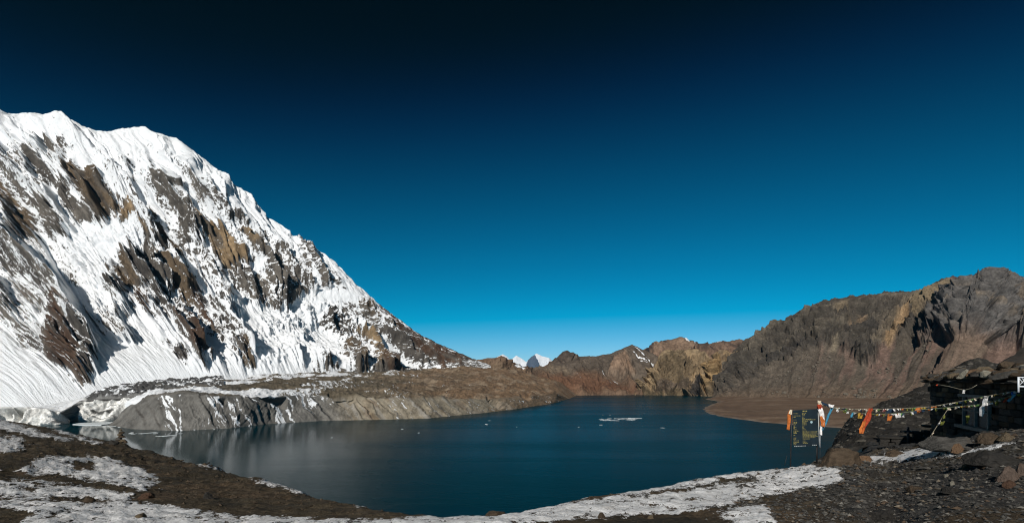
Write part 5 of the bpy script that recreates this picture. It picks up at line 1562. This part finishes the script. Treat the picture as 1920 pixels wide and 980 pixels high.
    for (px, t, s, m) in ((1850, 3.9, .30, 'orange'), (1862, 4.3, .24, 'tan'), (1870, 4.7, .22, 'pale'), (1835, 3.3, .26, 'pale')):
        o = link('roof_stone', rock_mesh('roof_stone', px, 2, 8), SM[m], roof); o.location = at(t, ZT + .22, .12); o.scale = (s, s * .8, s * .75); o.rotation_euler = (0, .1, t)
    # white metal rack at the right end of the roof
    d = 11.6; O = P(1912, 735, d); rk = empty('metal_rack', tuple(O)); tag(rk, 'white tubular metal rack standing at the right frame edge by the hut', 'rack')
    G = lambda x, y, k=0.0: P(x, y, d + k) - O
    tube('post', [G(1909.5, 735), G(1909.5, 706)], .02, white_paint, rk, 6); tube('rail', [G(1908, 707), G(1945, 707)], .014, white_paint, rk, 6)
    for x0, y0, x1, y1 in ((1911, 709, 1922, 722), (1911, 722, 1924, 709), (1915, 707, 1930, 724)):
        tube('brace', [G(x0, y0, .02), G(x1, y1, .02)], .008, white_paint, rk, 6)
    tube('rail', [G(1909, 724), G(1945, 725)], .02, white_paint, rk, 6)
    tube('post', [G(1944, 735), G(1944, 706)], .03, white_paint, rk, 6)
    # low dry-stone bench left of the hut corner
    b0 = ground_hit(1660, 832); p0 = np.array([(1648 - 960) / F * 19.0, 19.0]); p1 = np.array([(1742 - 960) / F * 18.3, 18.3])
    gz = lambda q: float(ground_z(q[0], q[1]))
    root2 = empty('stone_bench', (p0[0], p0[1], gz(p0))); tag(root2, 'low dry-stone bench leading to the hut corner, darkened for its shade', 'bench')
    oo = np.array([p0[0], p0[1], gz(p0)]); ang = math.atan2(p1[1] - p0[1], p1[0] - p0[0])
    Lb = float(np.hypot(*(p1 - p0)))
    for rowi in range(2):
        t = 0.0
        while t < Lb:
            ln = r.uniform(.2, .42); q = p0 + (p1 - p0) * ((t + ln / 2) / Lb)
            k = int(r.integers(8)); mm = shapes[k].copy(); mm.materials.append(SM['dark'])  # dark stone puts the bench's shade into its colour
            o = link('stone', mm, None, root2); o.location = np.array([q[0], q[1], gz(q) + .09 + rowi * .15]) - oo; o.scale = (ln - .02, .4, .16); o.rotation_euler = (0, 0, ang + r.uniform(-.08, .08)); t += ln
    t = 0.0
    while t < Lb:
        ln = r.uniform(.5, .8); q = p0 + (p1 - p0) * ((t + ln / 2) / Lb)
        mm = shapes[int(r.integers(8))].copy(); mm.materials.append(SM['dark']); o = link('seat_slab', mm, None, root2)
        o.location = np.array([q[0], q[1], gz(q) + .36]) - oo; o.scale = (ln, .5, .07); o.rotation_euler = (0, r.uniform(-.02, .02), ang); t += ln
    q = p0 + (p1 - p0) * .42
    g = np.array([q[0], q[1] - .4, gz(q)]); rt = empty('wooden_post', tuple(g)); tag(rt, 'short dark wooden post standing beside the stone bench', 'post')
    tube('stake', [(0, 0, -.1), (0.01, 0, .4), (0, 0, .75)], [.05, .045, .04], iron, rt, 8); tube('tie', [(-.05, 0, .6), (.05, 0, .62)], .02, CM['navy'], rt, 6)


hut()

# ------------------------------------------------------------------ thin mountain air between the viewer and the far peaks
def haze():
    bm = bmesh.new()
    box_bm(bm, (0, 0, 1043), (98000, 98000, 2100))
    m = bpy.data.materials.new('thin_air'); m.use_nodes = True
    t = m.node_tree
    for n in list(t.nodes): t.nodes.remove(n)
    o = t.nodes.new('ShaderNodeOutputMaterial'); v = t.nodes.new('ShaderNodeVolumePrincipled')
    v.inputs['Color'].default_value = (.10, .48, .95, 1); v.inputs['Density'].default_value = 6e-6; v.inputs['Anisotropy'].default_value = 0.0
    t.links.new(v.outputs[0], o.inputs['Volume'])
    tag(bm_obj('haze', bm, m), kind='stuff')


haze()
